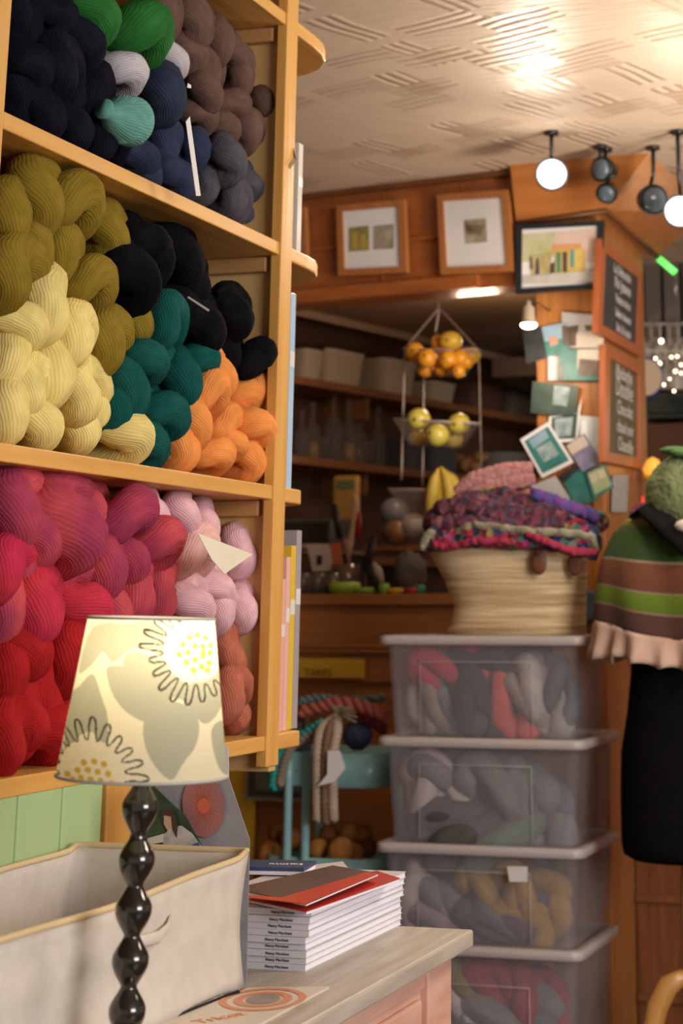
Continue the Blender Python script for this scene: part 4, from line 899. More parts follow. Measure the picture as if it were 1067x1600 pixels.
# recipe cards
for (a, c_, lab) in (([(479,850),(516,850),(520,892),(488,893)], (.42,.32,.27), 'pale postcard with a small dark figure leaning on the bar counter'), ([(514,850),(532,848),(537,888),(520,890)], (.36,.09,.025), 'rust orange card leaning beside the pale postcard')):
    q = [P(x, y, Y=6.10) for x, y in a]; cc = sum(q, Vector())/4; t = thing('greeting_card', cc, lab, 'card'); bm = bmesh.new(); quad(bm, [v-cc for v in q], 0, .001, Vector((0,-1,0))); finish('sheet', bm, mat('rc%d' % a[0][0], c_, .5), t)
    if c_[0] > .4:
        bm = bmesh.new(); bm.faces.new([bm.verts.new(P(x, y, Y=6.095)-cc) for x, y in ((495,868),(503,868),(503,882),(495,882))]); finish('printed_figure', bm, BLACKP, t)
def stick(pts, rad, m, name, label, cat, Y=6.15, sq=.3):
    q = [P(x, y, Y=Y) for x, y in pts]; c_ = q[-1]; bm = bmesh.new(); sweep(bm, [v-c_ for v in q], rad, 10, squash=sq, up=Vector((1,0,0))); o = finish(name, bm, m, loc=c_, smooth=True); tag(o, label, cat)
stick([(554,772),(556,790),(552,820),(546,850),(545,870)], [.008,.014,.010,.013,.008], mat('spatula_wood', (.42,.28,.15), .6), 'wooden_spatula', 'light wooden spatula standing in the jar on the counter', 'utensil')
stick([(559,800),(560,815),(557,842)], [.008,.013,.012], mat('red_handle', (.28,.012,.010), .35), 'red_spatula', 'dark red spatula standing right of the wooden spatula', 'utensil')
stick([(538,842),(542,858),(546,882)], [.006,.009,.007], mat('mauve_handle', (.35,.14,.17), .5), 'whisk', 'mauve pink handled utensil in the jar on the counter', 'utensil')
stick([(522,788),(525,810),(531,842)], [.010,.014,.010], BLACKP, 'ladle', 'black ladle leaning left of the wooden spatula', 'utensil', 6.13)
stick([(585,835),(578,862),(570,890)], [.006,.016,.016], BLACKP, 'knife', 'black handled kitchen knife leaning on the bar counter', 'knife', 6.12)
stick([(572,885),(585,905),(600,922)], [.014,.016,.018], BLACKP, 'pan', 'black pan handle pointing down to the counter edge', 'pan', 6.10)
stick([(583,880),(592,892),(597,910)], [.006,.014,.008], mat('pale_rag', (.48,.40,.36), .8), 'cloth', 'small pale cloth beside the black pan', 'cloth', 6.09)
p = item(548,925,6.12); bm = bmesh.new(); lathe(bm, [(0,0),(.045,0),(.05,.10),(.046,.10),(.042,.005),(0,.005)], 20, cap=False); o = finish('utensil_jar', bm, mat('jar_glass', (.10,.06,.04), .15), loc=p+Vector((-.02,0,0)), smooth=True); tag(o, 'brown glass utensil jar on the bar counter', 'jar')
for x, w_, h, c_, lab, nm, Yq in ((538,.056,.04,(.28,.42,.05),'lime green bowl at the edge of the bar counter','bowl',6.02), (566,.04,.022,(.20,.30,.04),'small green lid next to the lime green bowl','lid',6.03), (600,.018,.035,(.20,.38,.05),'green stub of a bottle right of the black pan','bottle',6.01), (618,.028,.02,(.55,.33,.03),'little yellow lemon half on the counter','lemon',6.02), (643,.024,.022,(.35,.02,.02),'little red tomato on the counter by the basket','tomato',6.02), (655,.02,.03,(.02,.20,.10),'small green pot right of the tomato','pot',6.03)):
    q = P(x, 928, Y=Yq); q.z = 1.315; bm = bmesh.new(); lathe(bm, [(0,0),(w_*.8,0),(w_,h*.5),(w_*.96,h),(w_*.7,h),(0,h*.9)], 20, cap=False); o = finish(nm, bm, mat('c_'+nm, c_, .4), loc=q, smooth=True); tag(o, lab, nm)
for k, x in enumerate((472,484,496,508,519)):
    q = P(x, 925, Y=6.06); q.z = 1.316; bm = bmesh.new(); lathe(bm, [(0,0),(.022,0),(.026,.07),(.023,.07),(.02,.004),(0,.004)], 16, cap=False); o = finish('drinking_glass', bm, GLS if k % 2 else mat('smoky_jar', (.09,.075,.06), .2), loc=q, smooth=True)
    tag(o, 'small %s glass on the bar counter, %s of five' % ('clear' if k % 2 else 'smoky', ['leftmost','second from left','middle one','second from right','rightmost'][k]), 'glassware', 'five small glasses on the bar counter')
# white bowls, steel dome on lower shelf
for x, y, r, c_, lab, nm in ((608,832,.040,(.42,.36,.32),'white mug on the low alcove shelf behind the steel ball','mug'),(615,800,.055,(.20,.20,.22),'round steel colander on the low alcove shelf','colander'),(620,830,.055,(.26,.12,.05),'brown clay pot under the steel colander','clay_pot'),(645,822,.050,(.34,.30,.30),'grey white teapot right of the brown clay pot','teapot'),(672,830,.04,(.38,.34,.28),'small cream jug next to the teapot','jug')):
    q = P(x, y, Y=6.6 if x != 608 else 6.7); bm = bmesh.new(); blob(bm, (0,0,0), r, (1,1,.95), 1, .03, n=12); o = finish(nm, bm, mat('v_'+nm, c_, .35), loc=q, smooth=True); tag(o, lab, nm.replace('_', ' '))
bm = bmesh.new(); q0 = P(635,852,Y=6.6); box(bm, -.16,.30,-.02,.3,-.02,0); o = finish('wall_shelf', bm, MC['shelf_dark'], loc=q0); tag(o, 'short brown shelf board under the clay pot and teapot', 'shelf')
q = P(640,895,Y=6.2); bm = bmesh.new(); blob(bm, (0,0,0), .06, (1,1,1.2), 4, .3, n=12); o = finish('dark_bundle', bm, mat('grey_bundle', (.07,.065,.055), .8, (.10,.09,.08), 20), loc=q, smooth=True); tag(o, 'dark grey bundle on the counter left of the straw basket', 'bundle')

# ---------------------------------------------------------------- hanging fruit baskets
HY = 5.90
WIRE = mat('chain_metal', (.32,.26,.21), .4, metal=.5); GC = clear_mat('clear_basket', (.93,.88,.84), .16, (.45,.38,.34), .15)
tpx = P(685,482,Y=HY); t = thing('hanging_basket', tpx, 'three tier hanging fruit basket on chains in the alcove opening', 'hanging basket')
def hb(x, y, Y=HY): return P(x, y, Y=Y)-tpx
bm = bmesh.new()
for a, b_ in (((685,482),(632,545)), ((687,482),(748,548)), ((686,482),(680,520)), ((632,548),(627,750)), ((748,548),(752,740)), ((662,590),(660,760))):
    p0_, p1_ = hb(*a), hb(*b_); n = 14
    sweep(bm, [p0_+(p1_-p0_)*k/n for k in range(n+1)], lambda i, a_: .0032 if i % 2 else .0045, 6)
sweep(bm, [hb(685,482), hb(685,478), Vector((0,0,2.405-tpx.z))], .0025, 6)
finish('chain', bm, WIRE, t, True)
def tier(tl, tr, bl, br, dep=.12):
    bm = bmesh.new(); y0, y1 = HY-dep, HY+dep
    T = [hb(*tl, y0+.05), hb(*tr, y0+.05), hb(tr[0]-3, tr[1]+2, y1-.03), hb(tl[0]+6, tl[1]+2, y1-.03)]; B = [hb(*bl, y0+.09), hb(*br, y0+.09), hb(br[0]-2, br[1]-2, y1-.09), hb(bl[0]+4, bl[1]-2, y1-.09)]
    vt = [bm.verts.new(v) for v in T]; vb = [bm.verts.new(v) for v in B]
    for i in range(4): bm.faces.new([vt[i], vt[(i+1) % 4], vb[(i+1) % 4], vb[i]])
    bm.faces.new(vb); o = finish('tray', bm, GC, t)
    bm = bmesh.new(); sweep(bm, T, .0035, 8, closed=True); finish('tray_rim', bm, mat('tray_rim', (.42,.34,.32), .2), o, True)
tier((630,545),(750,548),(655,588),(728,588)); tier((615,655),(750,662),(640,696),(722,700)); tier((606,764),(742,766),(640,812),(705,812))
def citrus(x, y, r, c_, name, label, Y=5.35, group=None, sc=(1,1,1)):
    Y += .55; q = P(x, y, Y=Y); t2 = thing(name, q, label, name.replace('_', ' '), group); bm = bmesh.new(); blob(bm, (0,0,0), r*.00198, sc, x, .05, n=14); finish('flesh', bm, c_, t2, True)
    bm = bmesh.new(); v = Vector((random.uniform(-.4,.2), -1, random.uniform(-.2,.3))).normalized()*r*.00198*.93; blob(bm, v, r*.00033, (1,1,1), n=6, amp=0); finish('stalk', bm, mat('stalk', (.10,.07,.02), .7), t2, True)
ORG = mat('orange_peel', (.72,.26,.012), .35, (.78,.34,.02), 20, bump=.1, bscale=150); LEM = mat('lemon_peel', (.70,.40,.03), .35, (.76,.48,.05), 14); APL = mat('apple_skin', (.62,.52,.06), .28, (.72,.60,.12), 10)
for i, (x, y, r, m, Yq, lab) in enumerate(((648,550,17,ORG,5.30,'orange at the far left of the top hanging tray'),(667,560,17,ORG,5.24,'orange second from the left in the top hanging tray'),(684,552,16,ORG,5.38,'orange in the back middle of the top hanging tray'),(700,562,17,ORG,5.24,'orange in the middle of the top hanging tray'),(718,560,17,ORG,5.29,'orange right of the middle in the top hanging tray'),(690,576,14,ORG,5.28,'half hidden orange low in the top hanging tray'),(665,577,14,ORG,5.30,'half hidden orange low at the left of the top hanging tray'),(716,580,12,ORG,5.22,'small orange lowest at the right of the top hanging tray'),(684,534,13,ORG,5.34,'orange against the big lemon on top of the tray'),(704,533,18,LEM,5.31,'large yellow lemon topmost on the hanging tray'),(735,556,16,LEM,5.32,'yellow lemon at the right rim of the top hanging tray'),(728,566,13,ORG,5.30,'orange tucked under the right yellow lemon'))):
    citrus(x, y, r*.97, m, 'lemon' if m is LEM else 'orange', lab, Yq, 'citrus fruit in the top hanging tray', (1.15,1,.95) if m is LEM else (1,1,1))
for x, y, r, Yq, lab in ((654,655,20,5.31,'yellow apple on the upper left of the middle hanging tray'),(717,662,19,5.31,'yellow apple on the upper right of the middle hanging tray'),(683,680,20,5.27,'yellow apple in the front middle of the middle hanging tray'),(652,683,15,5.36,'green yellow apple below the upper left one'),(708,685,17,5.36,'green yellow apple below the upper right one')):
    citrus(x, y, r, APL, 'apple', lab, Yq, 'apples in the middle hanging tray', (1,1,.93))
BAN = mat('banana_skin', (.62,.42,.05), .45, (.70,.50,.08), 12)
for k, (pts, lab) in enumerate((([(685,732),(678,752),(674,780),(668,800)], 'leftmost banana of the bunch'), ([(687,730),(690,752),(690,778),(684,800)], 'second banana from the left in the bunch'), ([(689,730),(699,748),(702,772),(698,795)], 'third banana from the left in the bunch'), ([(690,732),(708,750),(714,770),(712,790)], 'rightmost banana of the bunch'))):
    q = P(687,735,Y=5.82); bm = bmesh.new(); pp_ = [P(x, y, Y=5.82+.015*(k % 2))-q for x, y in pts]; fine = []
    for i in range(13):
        s = i/12*3; j = min(2, int(s)); f = s-j; fine.append(pp_[j].lerp(pp_[j+1], f))
    fine = [fine[0]]+[(fine[i-1]+fine[i]*2+fine[i+1])/4 for i in range(1, 12)]+[fine[-1]]
    sweep(bm, fine, [.006,.007,.011,.0155,.018,.019,.020,.020,.019,.0175,.014,.010,.005], 12)
    o = finish('banana', bm, BAN, loc=q, smooth=True); tag(o, lab+' in the lowest hanging tray', 'banana', 'bananas in the lowest hanging tray')

# ---------------------------------------------------------------- trolley
TY = 5.25
c = P(500,1350,Y=TY); c.z = 0; t = thing('trolley', c, 'turquoise metal tiered trolley holding braided hanks and yarn balls', 'trolley')
xl, xr = P(408,1200,Y=TY).x-c.x, P(594,1200,Y=TY).x-c.x
zt1, zt0 = P(500,1177,Y=TY).z, P(500,1231,Y=TY).z; zb1, zb0 = P(500,1341,Y=TY).z, P(500,1400,Y=TY).z
def tray(z0, z1, nm):
    bm = bmesh.new(); n = 40; w_, d_ = (xr-xl)/2, .17; cx = (xr+xl)/2; R_ = []
    for k, z_ in ((.97,z0),(1,z0+.004),(1,z1),(.975,z1),(.96,z0+.008)):
        row = []
        for i in range(n):
            a = 2*pi*i/n; e = .42; row.append(bm.verts.new((cx+w_*k*math.copysign(abs(cos(a))**e, cos(a)), .17+d_*k*math.copysign(abs(sin(a))**e, sin(a)), z_)))
        R_.append(row)
    for i in range(4):
        for j in range(n): f = bm.faces.new([R_[i][j], R_[i][(j+1) % n], R_[i+1][(j+1) % n], R_[i+1][j]]); f.smooth = True
    bm.faces.new(R_[0]); bm.faces.new(R_[-1]); return finish(nm, bm, TURQ, t)
tray(zt0, zt1, 'upper_tray'); tray(zb0, zb1, 'middle_tray'); tray(.10, .20, 'bottom_tray')
for xa in (452, 480):
    x_ = P(xa,1280,Y=TY).x-c.x
    bm = bmesh.new(); sweep(bm, [Vector((x_,-.012,.05)), Vector((x_,-.012,zt0+.03)), Vector((x_,-.012,zt1-.02))], .0125, 12); finish('upright', bm, TURQ, t, True)
bm = bmesh.new(); x0_, x1_ = P(452,1280,Y=TY).x-c.x, P(480,1280,Y=TY).x-c.x; box(bm, x0_-.012, x1_+.012, -.016, -.002, zt0+.005, zt1+.003); finish('bracket', bm, TURQ, t, bevel=.003)
bm = bmesh.new(); blob(bm, ((x0_+x1_)/2+.0, -.018, (zt0+zt1)/2), .005, n=6, amp=0); finish('screw', bm, CHROME, t, True)
for xa in (430, 560):
    x_ = P(xa,1280,Y=TY).x-c.x; bm = bmesh.new(); sweep(bm, [Vector((x_,.352,.05)), Vector((x_,.352,zt1-.01))], .0125, 12); finish('upright', bm, TURQ, t, True)
for x_ in (xl+.05, xr-.05):
    for y_ in (.05,.30): bm = bmesh.new(); lathe(bm, [(0,-.012),(.026,-.012),(.03,0),(.026,.012),(0,.012)], 16, cap=False, M=Matrix.Translation((x_, y_, .031)) @ Matrix.Rotation(pi/2, 4, 'Y')); sweep(bm, [Vector((x_,y_,.04)), Vector((x_,y_,.10))], .006, 6); finish('caster', bm, BLACKP, t, True)
def rope(name, px, r, m, label, cat, strands=2, turns=8, Y=TY, plies=.62, tail=None):
    if isinstance(Y, (int, float)): Y = [Y]*len(px)
    q = [P(x, y, Y=yy) for (x, y), yy in zip(px, Y)]; c_ = q[0]; q = [v-c_ for v in q]; n = 90; path = []
    for i in range(n+1):
        s = i/n*(len(q)-1); j = min(len(q)-2, int(s)); f = s-j; p0_, p1_, p2_, p3_ = q[max(0, j-1)], q[j], q[j+1], q[min(len(q)-1, j+2)]
        path.append(.5*((2*p1_)+(-p0_+p2_)*f+(2*p0_-5*p1_+4*p2_-p3_)*f*f+(-p0_+3*p1_-3*p2_+p3_)*f**3))
    bm = bmesh.new(); u = Vector((0,-1,0.1)).normalized()
    for k in range(strands):
        sp_ = []
        for i, v in enumerate(path):
            T = (path[min(n, i+1)]-path[max(0, i-1)]).normalized(); a1 = (u-T*u.dot(T)).normalized(); a2 = T.cross(a1); ph = 2*pi*(turns*i/n+k/strands)
            sp_.append(v+(a1*cos(ph)+a2*sin(ph))*r*.5)
        sweep(bm, sp_, r*plies, 10)
    o = finish(name, bm, m, loc=c_, smooth=True); tag(o, label, cat); return o
TLY = yarn('turquoise', (.035,.33,.31)); BGY = yarn('beige', (.45,.36,.27)); TPY = yarn('greybeige', (.26,.21,.17)); CRY = yarn('coral_hank', (.42,.12,.09)); BRY = yarn('chunky_brown', (.24,.14,.09)); 
rope('yarn_braid', [(505,1130),(480,1145),(450,1163),(435,1180),(430,1205),(427,1232)], .015, TLY, 'turquoise twisted yarn braid hanging over the left of the trolley', 'yarn braid', 2, 9, TY-.03)
rope('yarn_braid', [(500,1142),(470,1156),(452,1172),(442,1200),(437,1226)], .013, TPY, 'grey beige twisted braid hanging beside the turquoise one', 'yarn braid', 2, 9, TY-.035)
rope('yarn_braid', [(470,1112),(500,1105),(530,1098),(570,1105),(600,1115)], .018, CRY, 'coral twisted yarn braid lying along the top of the trolley', 'yarn braid', 2, 5, [5.3]*5)
rope('yarn_braid', [(468,1096),(500,1090),(540,1094),(600,1090)], .012, yarn('grey_teal', (.16,.24,.23)), 'grey green braid behind the coral braid', 'yarn braid', 2, 5, [5.5]*4)
rope('yarn_braid', [(540,1112),(560,1120),(585,1130),(600,1140)], .016, yarn('maroon', (.14,.03,.03)), 'maroon braid under the coral one at the right', 'yarn braid', 2, 4, 5.36)
for k, (xx, m, lab) in enumerate(((496,BGY,'leftmost beige chunky braid hanging over the trolley front'), (509,BRY,'middle brown chunky braid hanging over the trolley front'), (521,BGY,'right beige chunky braid hanging over the trolley front'))):
    rope('yarn_braid', [(525,1122),(xx+6,1140),(xx,1175),(xx-1,1215),(xx-1,1255),(xx,1285-abs(k-1)*5)], .014, m, lab, 'yarn braid', 2, 12, [5.25,5.19,5.17,5.17,5.17,5.18])
bm = bmesh.new(); q = P(530,1117,Y=5.2)
for k in range(26):
    a = random.uniform(-2.4, .6); sweep(bm, [Vector((0,0,0)), Vector((cos(a)*.025, -.01, -sin(a)*.02)), Vector((cos(a)*.05+.01, -.012, -sin(a)*.035-.008))], [.004,.003,.0015], 5)
o = finish('yarn_knot', bm, yarn('fluffy', (.25,.20,.12)), loc=q, smooth=True); tag(o, 'frayed golden beige knot tying the chunky braids', 'yarn knot')
q = [P(x, y, Y=5.14) for x, y in ((512,1173),(531,1173),(540,1200),(522,1222),(496,1228),(511,1210))]; card('price_tag', q, WHITEP, 'bent white paper tag hanging on the beige chunky braids', 'tag', n=Vector((0,-1,0)))
card('paper', [P(530,1352,Y=5.22), P(552,1358,Y=5.22), P(550,1364,Y=5.22), P(526,1362,Y=5.22)], WHITEP, 'scrap of white paper on the lower trolley tray', 'paper')
def ball(x, y, r, m, label, Y, group=None, cat='yarn ball', sc=(1,1,1)):
    bm = bmesh.new(); q = P(x, y, Y=Y); blob(bm, (0,0,0), r*.00182, sc, x*.1, .10, n=14, M=Matrix.Rotation(x, 3, 'Y')); o = finish('yarn_ball', bm, m, loc=q, smooth=True); tag(o, label, cat, group)
ball(559,1148,24,yarn('ball_navy', (.06,.07,.12)),'dark blue yarn ball in the upper trolley tray',5.38)
ball(470,1170,18,yarn('ball_dark', (.05,.045,.05)),'dark grey yarn ball behind the hanging braids',5.42)
ball(425,1165,15,mat('leafy_green', (.05,.09,.02), .7, (.10,.16,.05), 30),'mossy green yarn ball at the left of the upper tray',5.42)
GB = yarn('gold_brown', (.42,.18,.045)); GB2 = yarn('dark_gold', (.24,.09,.025))
for i, (x, y, r, m, Y, lab) in enumerate(((422,1333,19,GB,5.33,'golden brown ball at the far left of the middle tray'),(497,1327,17,GB,5.33,'golden brown ball between uprights and large ball'),(533,1330,22,GB,5.30,'large golden brown ball in the middle'),(552,1334,18,GB,5.36,'golden brown ball behind the large one, right'),(547,1300,16,GB,5.40,'golden brown ball upper middle'),(568,1305,15,GB,5.42,'golden brown ball upper right'),(514,1305,16,GB2,5.42,'dark gold ball behind the chunky braids'),(455,1312,20,GB2,5.42,'dark gold ball behind the left upright'),(435,1300,18,GB2,5.45,'dark gold ball topmost at the left'),(575,1325,15,GB2,5.40,'dark gold ball at the right end'))):
    ball(x, y, r, m, lab+' of the trolley', Y, 'brown yarn balls in the middle trolley tray')

# ---------------------------------------------------------------- plastic boxes
BXM = clear_mat('cloudy_plastic', (.89,.88,.91), .215, (.66,.63,.68), .25); LIDM = clear_mat('lid_plastic', (.84,.80,.82), .75, (.66,.60,.60), .3)
def tote(x0, x1, yf, yb, z0, z1, label, lidw=.022):
    cx, cy = (x0+x1)/2, (yf+yb)/2; t = thing('storage_box', (cx, cy, z0), label, 'storage box', 'stack of clear storage boxes')
    w_, d_, h = (x1-x0)/2-.018, (yb-yf)/2-.018, z1-z0-lidw
    def ringpts(w, d, z, r=.03, n=5):
        out = []
        for sx, sy, a0 in ((1,1,0),(-1,1,pi/2),(-1,-1,pi),(1,-1,3*pi/2)):
            for k in range(n+1): a = a0+pi/2*k/n; out.append((sx*(w-r)+r*cos(a), sy*(d-r)+r*sin(a), z))
        return out
    bm = bmesh.new(); R_ = [[bm.verts.new(p) for p in ringpts(w_*k, d_*k, z)] for k, z in ((.90,.004),(.925,.0),(.93,.012),(.985,h*.9),(1.0,h))]
    R_[0] = R_[0]
    for i in range(1, len(R_)-1):
        for j in range(len(R_[0])): f = bm.faces.new([R_[i][j], R_[i][(j+1) % len(R_[0])], R_[i+1][(j+1) % len(R_[0])], R_[i+1][j]]); f.smooth = True
    for v in R_[0]: bm.verts.remove(v)
    bm.faces.new(R_[1]); finish('body', bm, BXM, t)
    bm = bmesh.new()   # moulded panel line on the front
    fw = w_*.62; yy = -d_*.955-.004
    sweep(bm, [Vector((-fw,yy,h*.06)), Vector((-fw,yy-.008,h*.80)), Vector((fw*.85,yy-.008,h*.80)), Vector((fw*.85,yy,h*.06))], .0014, 6); finish('moulded_edge', bm, LIDM, t, True)
    bm = bmesh.new(); w2, d2 = (x1-x0)/2, (yb-yf)/2
    A_ = [[bm.verts.new(p) for p in ringpts(w, d, z, .035)] for w, d, z in ((w2-.004,d2-.004,h-.006),(w2,d2,h-.004),(w2,d2,h+lidw-.006),(w2-.008,d2-.008,h+lidw-.002),(w2-.03,d2-.03,h+lidw-.002),(w2-.035,d2-.035,h+lidw-.010))]
    for i in range(5):
        for j in range(len(A_[0])): f = bm.faces.new([A_[i][j], A_[i][(j+1) % len(A_[0])], A_[i+1][(j+1) % len(A_[0])], A_[i+1][j]]); f.smooth = i not in (0,)
    bm.faces.new(A_[-1]); finish('lid', bm, LIDM, t)
    return t, cx, cy, w_, d_, h
BXS = [(-1.812,-1.236,5.03,5.50,0.002,.405,'lowest clear plastic storage box, holding red and green yarn'), (-1.815,-1.230,5.03,5.51,.400,.655,'third clear plastic storage box from the top, holding mauve and ochre skeins'),
 (-1.818,-1.225,5.04,5.52,.650,.928,'second clear plastic storage box from the top, with grey and green knits'), (-1.822,-1.222,5.05,5.44,.922,1.198,'topmost clear plastic storage box, under the straw basket, with red yarn')]
for b_ in BXS: tote(*b_)
bxy = {k: yarn('box_'+k, v) for k, v in dict(red=(.52,.05,.08), teal=(.04,.28,.26), dark=(.045,.045,.055), salmon=(.75,.14,.12), white=(.52,.48,.44), beige=(.34,.28,.22), grey=(.22,.21,.21), green=(.14,.22,.16), char=(.09,.085,.085),
    pale=(.58,.50,.48), mauve=(.30,.24,.28), ochre=(.38,.24,.07), plum=(.12,.08,.12), slate=(.13,.14,.17), olive=(.22,.20,.08), crimson=(.32,.05,.07)).items()}
CN = dict(red='red', teal='teal', dark='dark', salmon='salmon pink', white='off white', beige='beige', grey='grey', green='grey green', char='charcoal', pale='pale pink', mauve='mauve', ochre='ochre', plum='plum', slate='slate', olive='olive', crimson='crimson')
def inbox(lst, boxname, Yf):
    for i, (x, y, ang, sz, col, nm) in enumerate(lst):
        Y = Yf+.10+random.uniform(-.01,.03); p = P(x, y, Y=Y); an = radians(ang)
        a = RT*cos(an)-Vector((0,0,1))*sin(an)
        sz *= .95; ex = abs(a.x)*.11*sz+.055*sz; ez = abs(a.z)*.10*sz+.055*sz; bb = [b_ for b_ in BXS if boxname.split()[0] in b_[6].split()[0:1]][0]
        p.x = min(max(p.x, bb[0]+.035+ex), bb[1]-.04-ex); p.z = min(max(p.z, bb[4]+.01+ez), bb[5]-.035-ez); p.y = Yf+.035+.08+random.uniform(0,.04)
        o = skein(p+a*.045*sz, a, Vector((.2,-.5,.8)), bxy[col], sz, tip=.05)
        tag(o, '%s yarn skein inside the %s, %s' % (CN[col], boxname, nm), 'yarn skein', 'yarn in the '+boxname)
inbox([(630,1025,0,1.0,'red','upper left'),(665,1035,20,1.0,'red','beside the upper left one'),(640,1055,10,.8,'red','below the upper red ones'),(707,1045,80,.8,'teal','near the middle top'),(755,1030,30,1.1,'dark','upper middle'),(740,1070,60,1.1,'dark','centre'),(800,1030,0,1,'dark','upper right of the centre'),(790,1110,60,1.05,'salmon','lower middle'),
 (620,1105,80,.9,'white','lower left'),(655,1110,50,1.1,'beige','second at lower left'),(695,1115,30,1.0,'grey','bottom middle'),(735,1120,80,.9,'char','bottom just left of the salmon one'),(845,1085,60,1.0,'white','right side'),(850,1125,30,.9,'beige','lower right'),(850,1035,60,.9,'mauve','upper right'),(880,1080,80,.8,'slate','far right')], 'topmost storage box', 5.05)
inbox([(640,1190,0,1.1,'grey','upper left'),(700,1185,10,1.1,'pale','upper middle'),(680,1240,-30,1.4,'char','centre left'),(740,1235,-50,1.4,'char','centre'),(790,1260,-60,1.4,'green','lower right of the centre'),(620,1240,70,1.1,'pale','left'),(650,1290,20,1.0,'pale','lower left'),(725,1290,30,1.0,'white','bottom middle'),(790,1190,20,1.2,'grey','upper right of the centre'),(850,1220,60,1.3,'grey','right'),(850,1280,30,1.2,'slate','lower right'),(615,1295,0,1,'grey','bottom left corner')], 'second storage box', 5.04)
inbox([(640,1365,80,.95,'pale','upper left'),(680,1370,70,.95,'pale','second in the upper left row'),(715,1375,70,.95,'mauve','third in the upper left row'),(650,1410,20,.95,'mauve','second row left'),(690,1425,0,1.0,'mauve','second row middle'),(725,1440,10,1.0,'grey','lower middle'),(775,1375,20,1.0,'ochre','upper middle'),(820,1370,70,1.0,'ochre','upper right of the middle'),(860,1380,40,1.0,'ochre','upper right'),(780,1410,30,1,'ochre','below the upper ochre ones'),(840,1410,-20,1,'ochre','second row right'),(790,1440,0,1.1,'plum','third row right'),(850,1440,0,1.1,'plum','third row far right'),(780,1470,0,1.1,'slate','bottom middle'),(850,1468,0,1.1,'slate','bottom right'),(640,1455,20,1,'grey','bottom left')], 'third storage box', 5.03)
inbox([(740,1530,20,1.1,'olive','upper left'),(790,1535,20,1.1,'crimson','upper middle'),(835,1530,60,1.1,'crimson','upper right of the middle'),(870,1545,20,1.1,'crimson','upper right'),(735,1580,20,1.1,'pale','lower left'),(785,1580,0,1.1,'slate','lower middle'),(850,1590,0,1.2,'grey','lower right'),(700,1550,60,1.1,'char','far left'),(650,1560,0,1.2,'char','behind the cabinet post'),(810,1625,0,1.3,'slate','bottom middle'),(700,1625,0,1.3,'char','bottom left'),(870,1630,0,1.2,'olive','bottom right')], 'lowest storage box', 5.03)
t = thing('box_label', P(822,1365,Y=5.028), 'small white paper label on the third storage box', 'label'); q = t.location
bm = bmesh.new(); quad(bm, [P(x, y, Y=5.028)-q for x, y in ((792,1354),(824,1354),(824,1378),(796,1378))], 0, .001, Vector((0,-1,0))); finish('sheet', bm, WHITEP, t)

# ---------------------------------------------------------------- straw basket and blankets
sm = bpy.data.materials.new('palm_straw'); sm.use_nodes = True; nt = sm.node_tree; N = nt.nodes.new; L = nt.links; b = nt.nodes['Principled BSDF']; b.inputs['Roughness'].default_value = .75
tc = N('ShaderNodeTexCoord'); mp = N('ShaderNodeMapping'); mp.inputs['Scale'].default_value = (1.2,1.2,22); mp.inputs['Rotation'].default_value = (0,radians(5),0); L.new(tc.outputs['Object'], mp.inputs[0])
n1 = N('ShaderNodeTexNoise'); n1.inputs['Scale'].default_value = 4; n1.inputs['Detail'].default_value = 5; L.new(mp.outputs[0], n1.inputs['Vector'])
r = N('ShaderNodeValToRGB'); e = r.color_ramp.elements; e[0].color = (.46,.30,.14,1); e[1].color = (.84,.66,.40,1); e[0].position = .32; e[1].position = .62; L.new(n1.outputs['Fac'], r.inputs[0]); L.new(r.outputs[0], b.inputs['Base Color'])
bp = N('ShaderNodeBump'); bp.inputs['Strength'].default_value = .5; bp.inputs['Distance'].default_value = .006; L.new(n1.outputs['Fac'], bp.inputs['Height']); L.new(bp.outputs[0], b.inputs['Normal'])
BY = 5.24; zt = 1.1975
bc = P(805,998,Y=BY); bc.z = zt; t = thing('straw_basket', bc, 'woven straw basket full of crochet blankets on the topmost storage box', 'basket')
bm = bmesh.new(); n = 48; R_ = []
lv = [(0,-.19,.19,.10),(0,-.205,.205,.112),(.03,-.185,.205,.115),(.08,-.175,.205,.118),(.15,-.205,.208,.125),(.21,-.235,.212,.132),(.262,-.266,.216,.138)]
for h, l_, r_, b2 in lv:
    row = []; cx_, a_ = (l_+r_)/2, (r_-l_)/2
    for k in range(n):
        th = 2*pi*k/n; x = cx_+a_*math.copysign(abs(cos(th))**.75, cos(th)); y = b2*math.copysign(abs(sin(th))**.8, sin(th))
        row.append(bm.verts.new((x, y, h+(.018*cos((x+.02)*5.5)-.016 if h > .2 else 0))))
    R_.append(row)
for i in range(1, len(R_)-1):
    for k in range(n): f = bm.faces.new([R_[i][k], R_[i][(k+1) % n], R_[i+1][(k+1) % n], R_[i+1][k]]); f.smooth = True
rimv = [v.co.copy() for v in R_[-1]]
for v in R_[0]: bm.verts.remove(v)
bm.faces.new(R_[1]); o = finish('woven_body', bm, sm, t); md = o.modifiers.new('s', 'SOLIDIFY'); md.thickness = .007; md.offset = -1
bm = bmesh.new(); sweep(bm, rimv, .007, 8, closed=True); finish('rim', bm, sm, t, True)
LEA = mat('brown_leather', (.17,.06,.03), .5, (.22,.085,.045), 20)
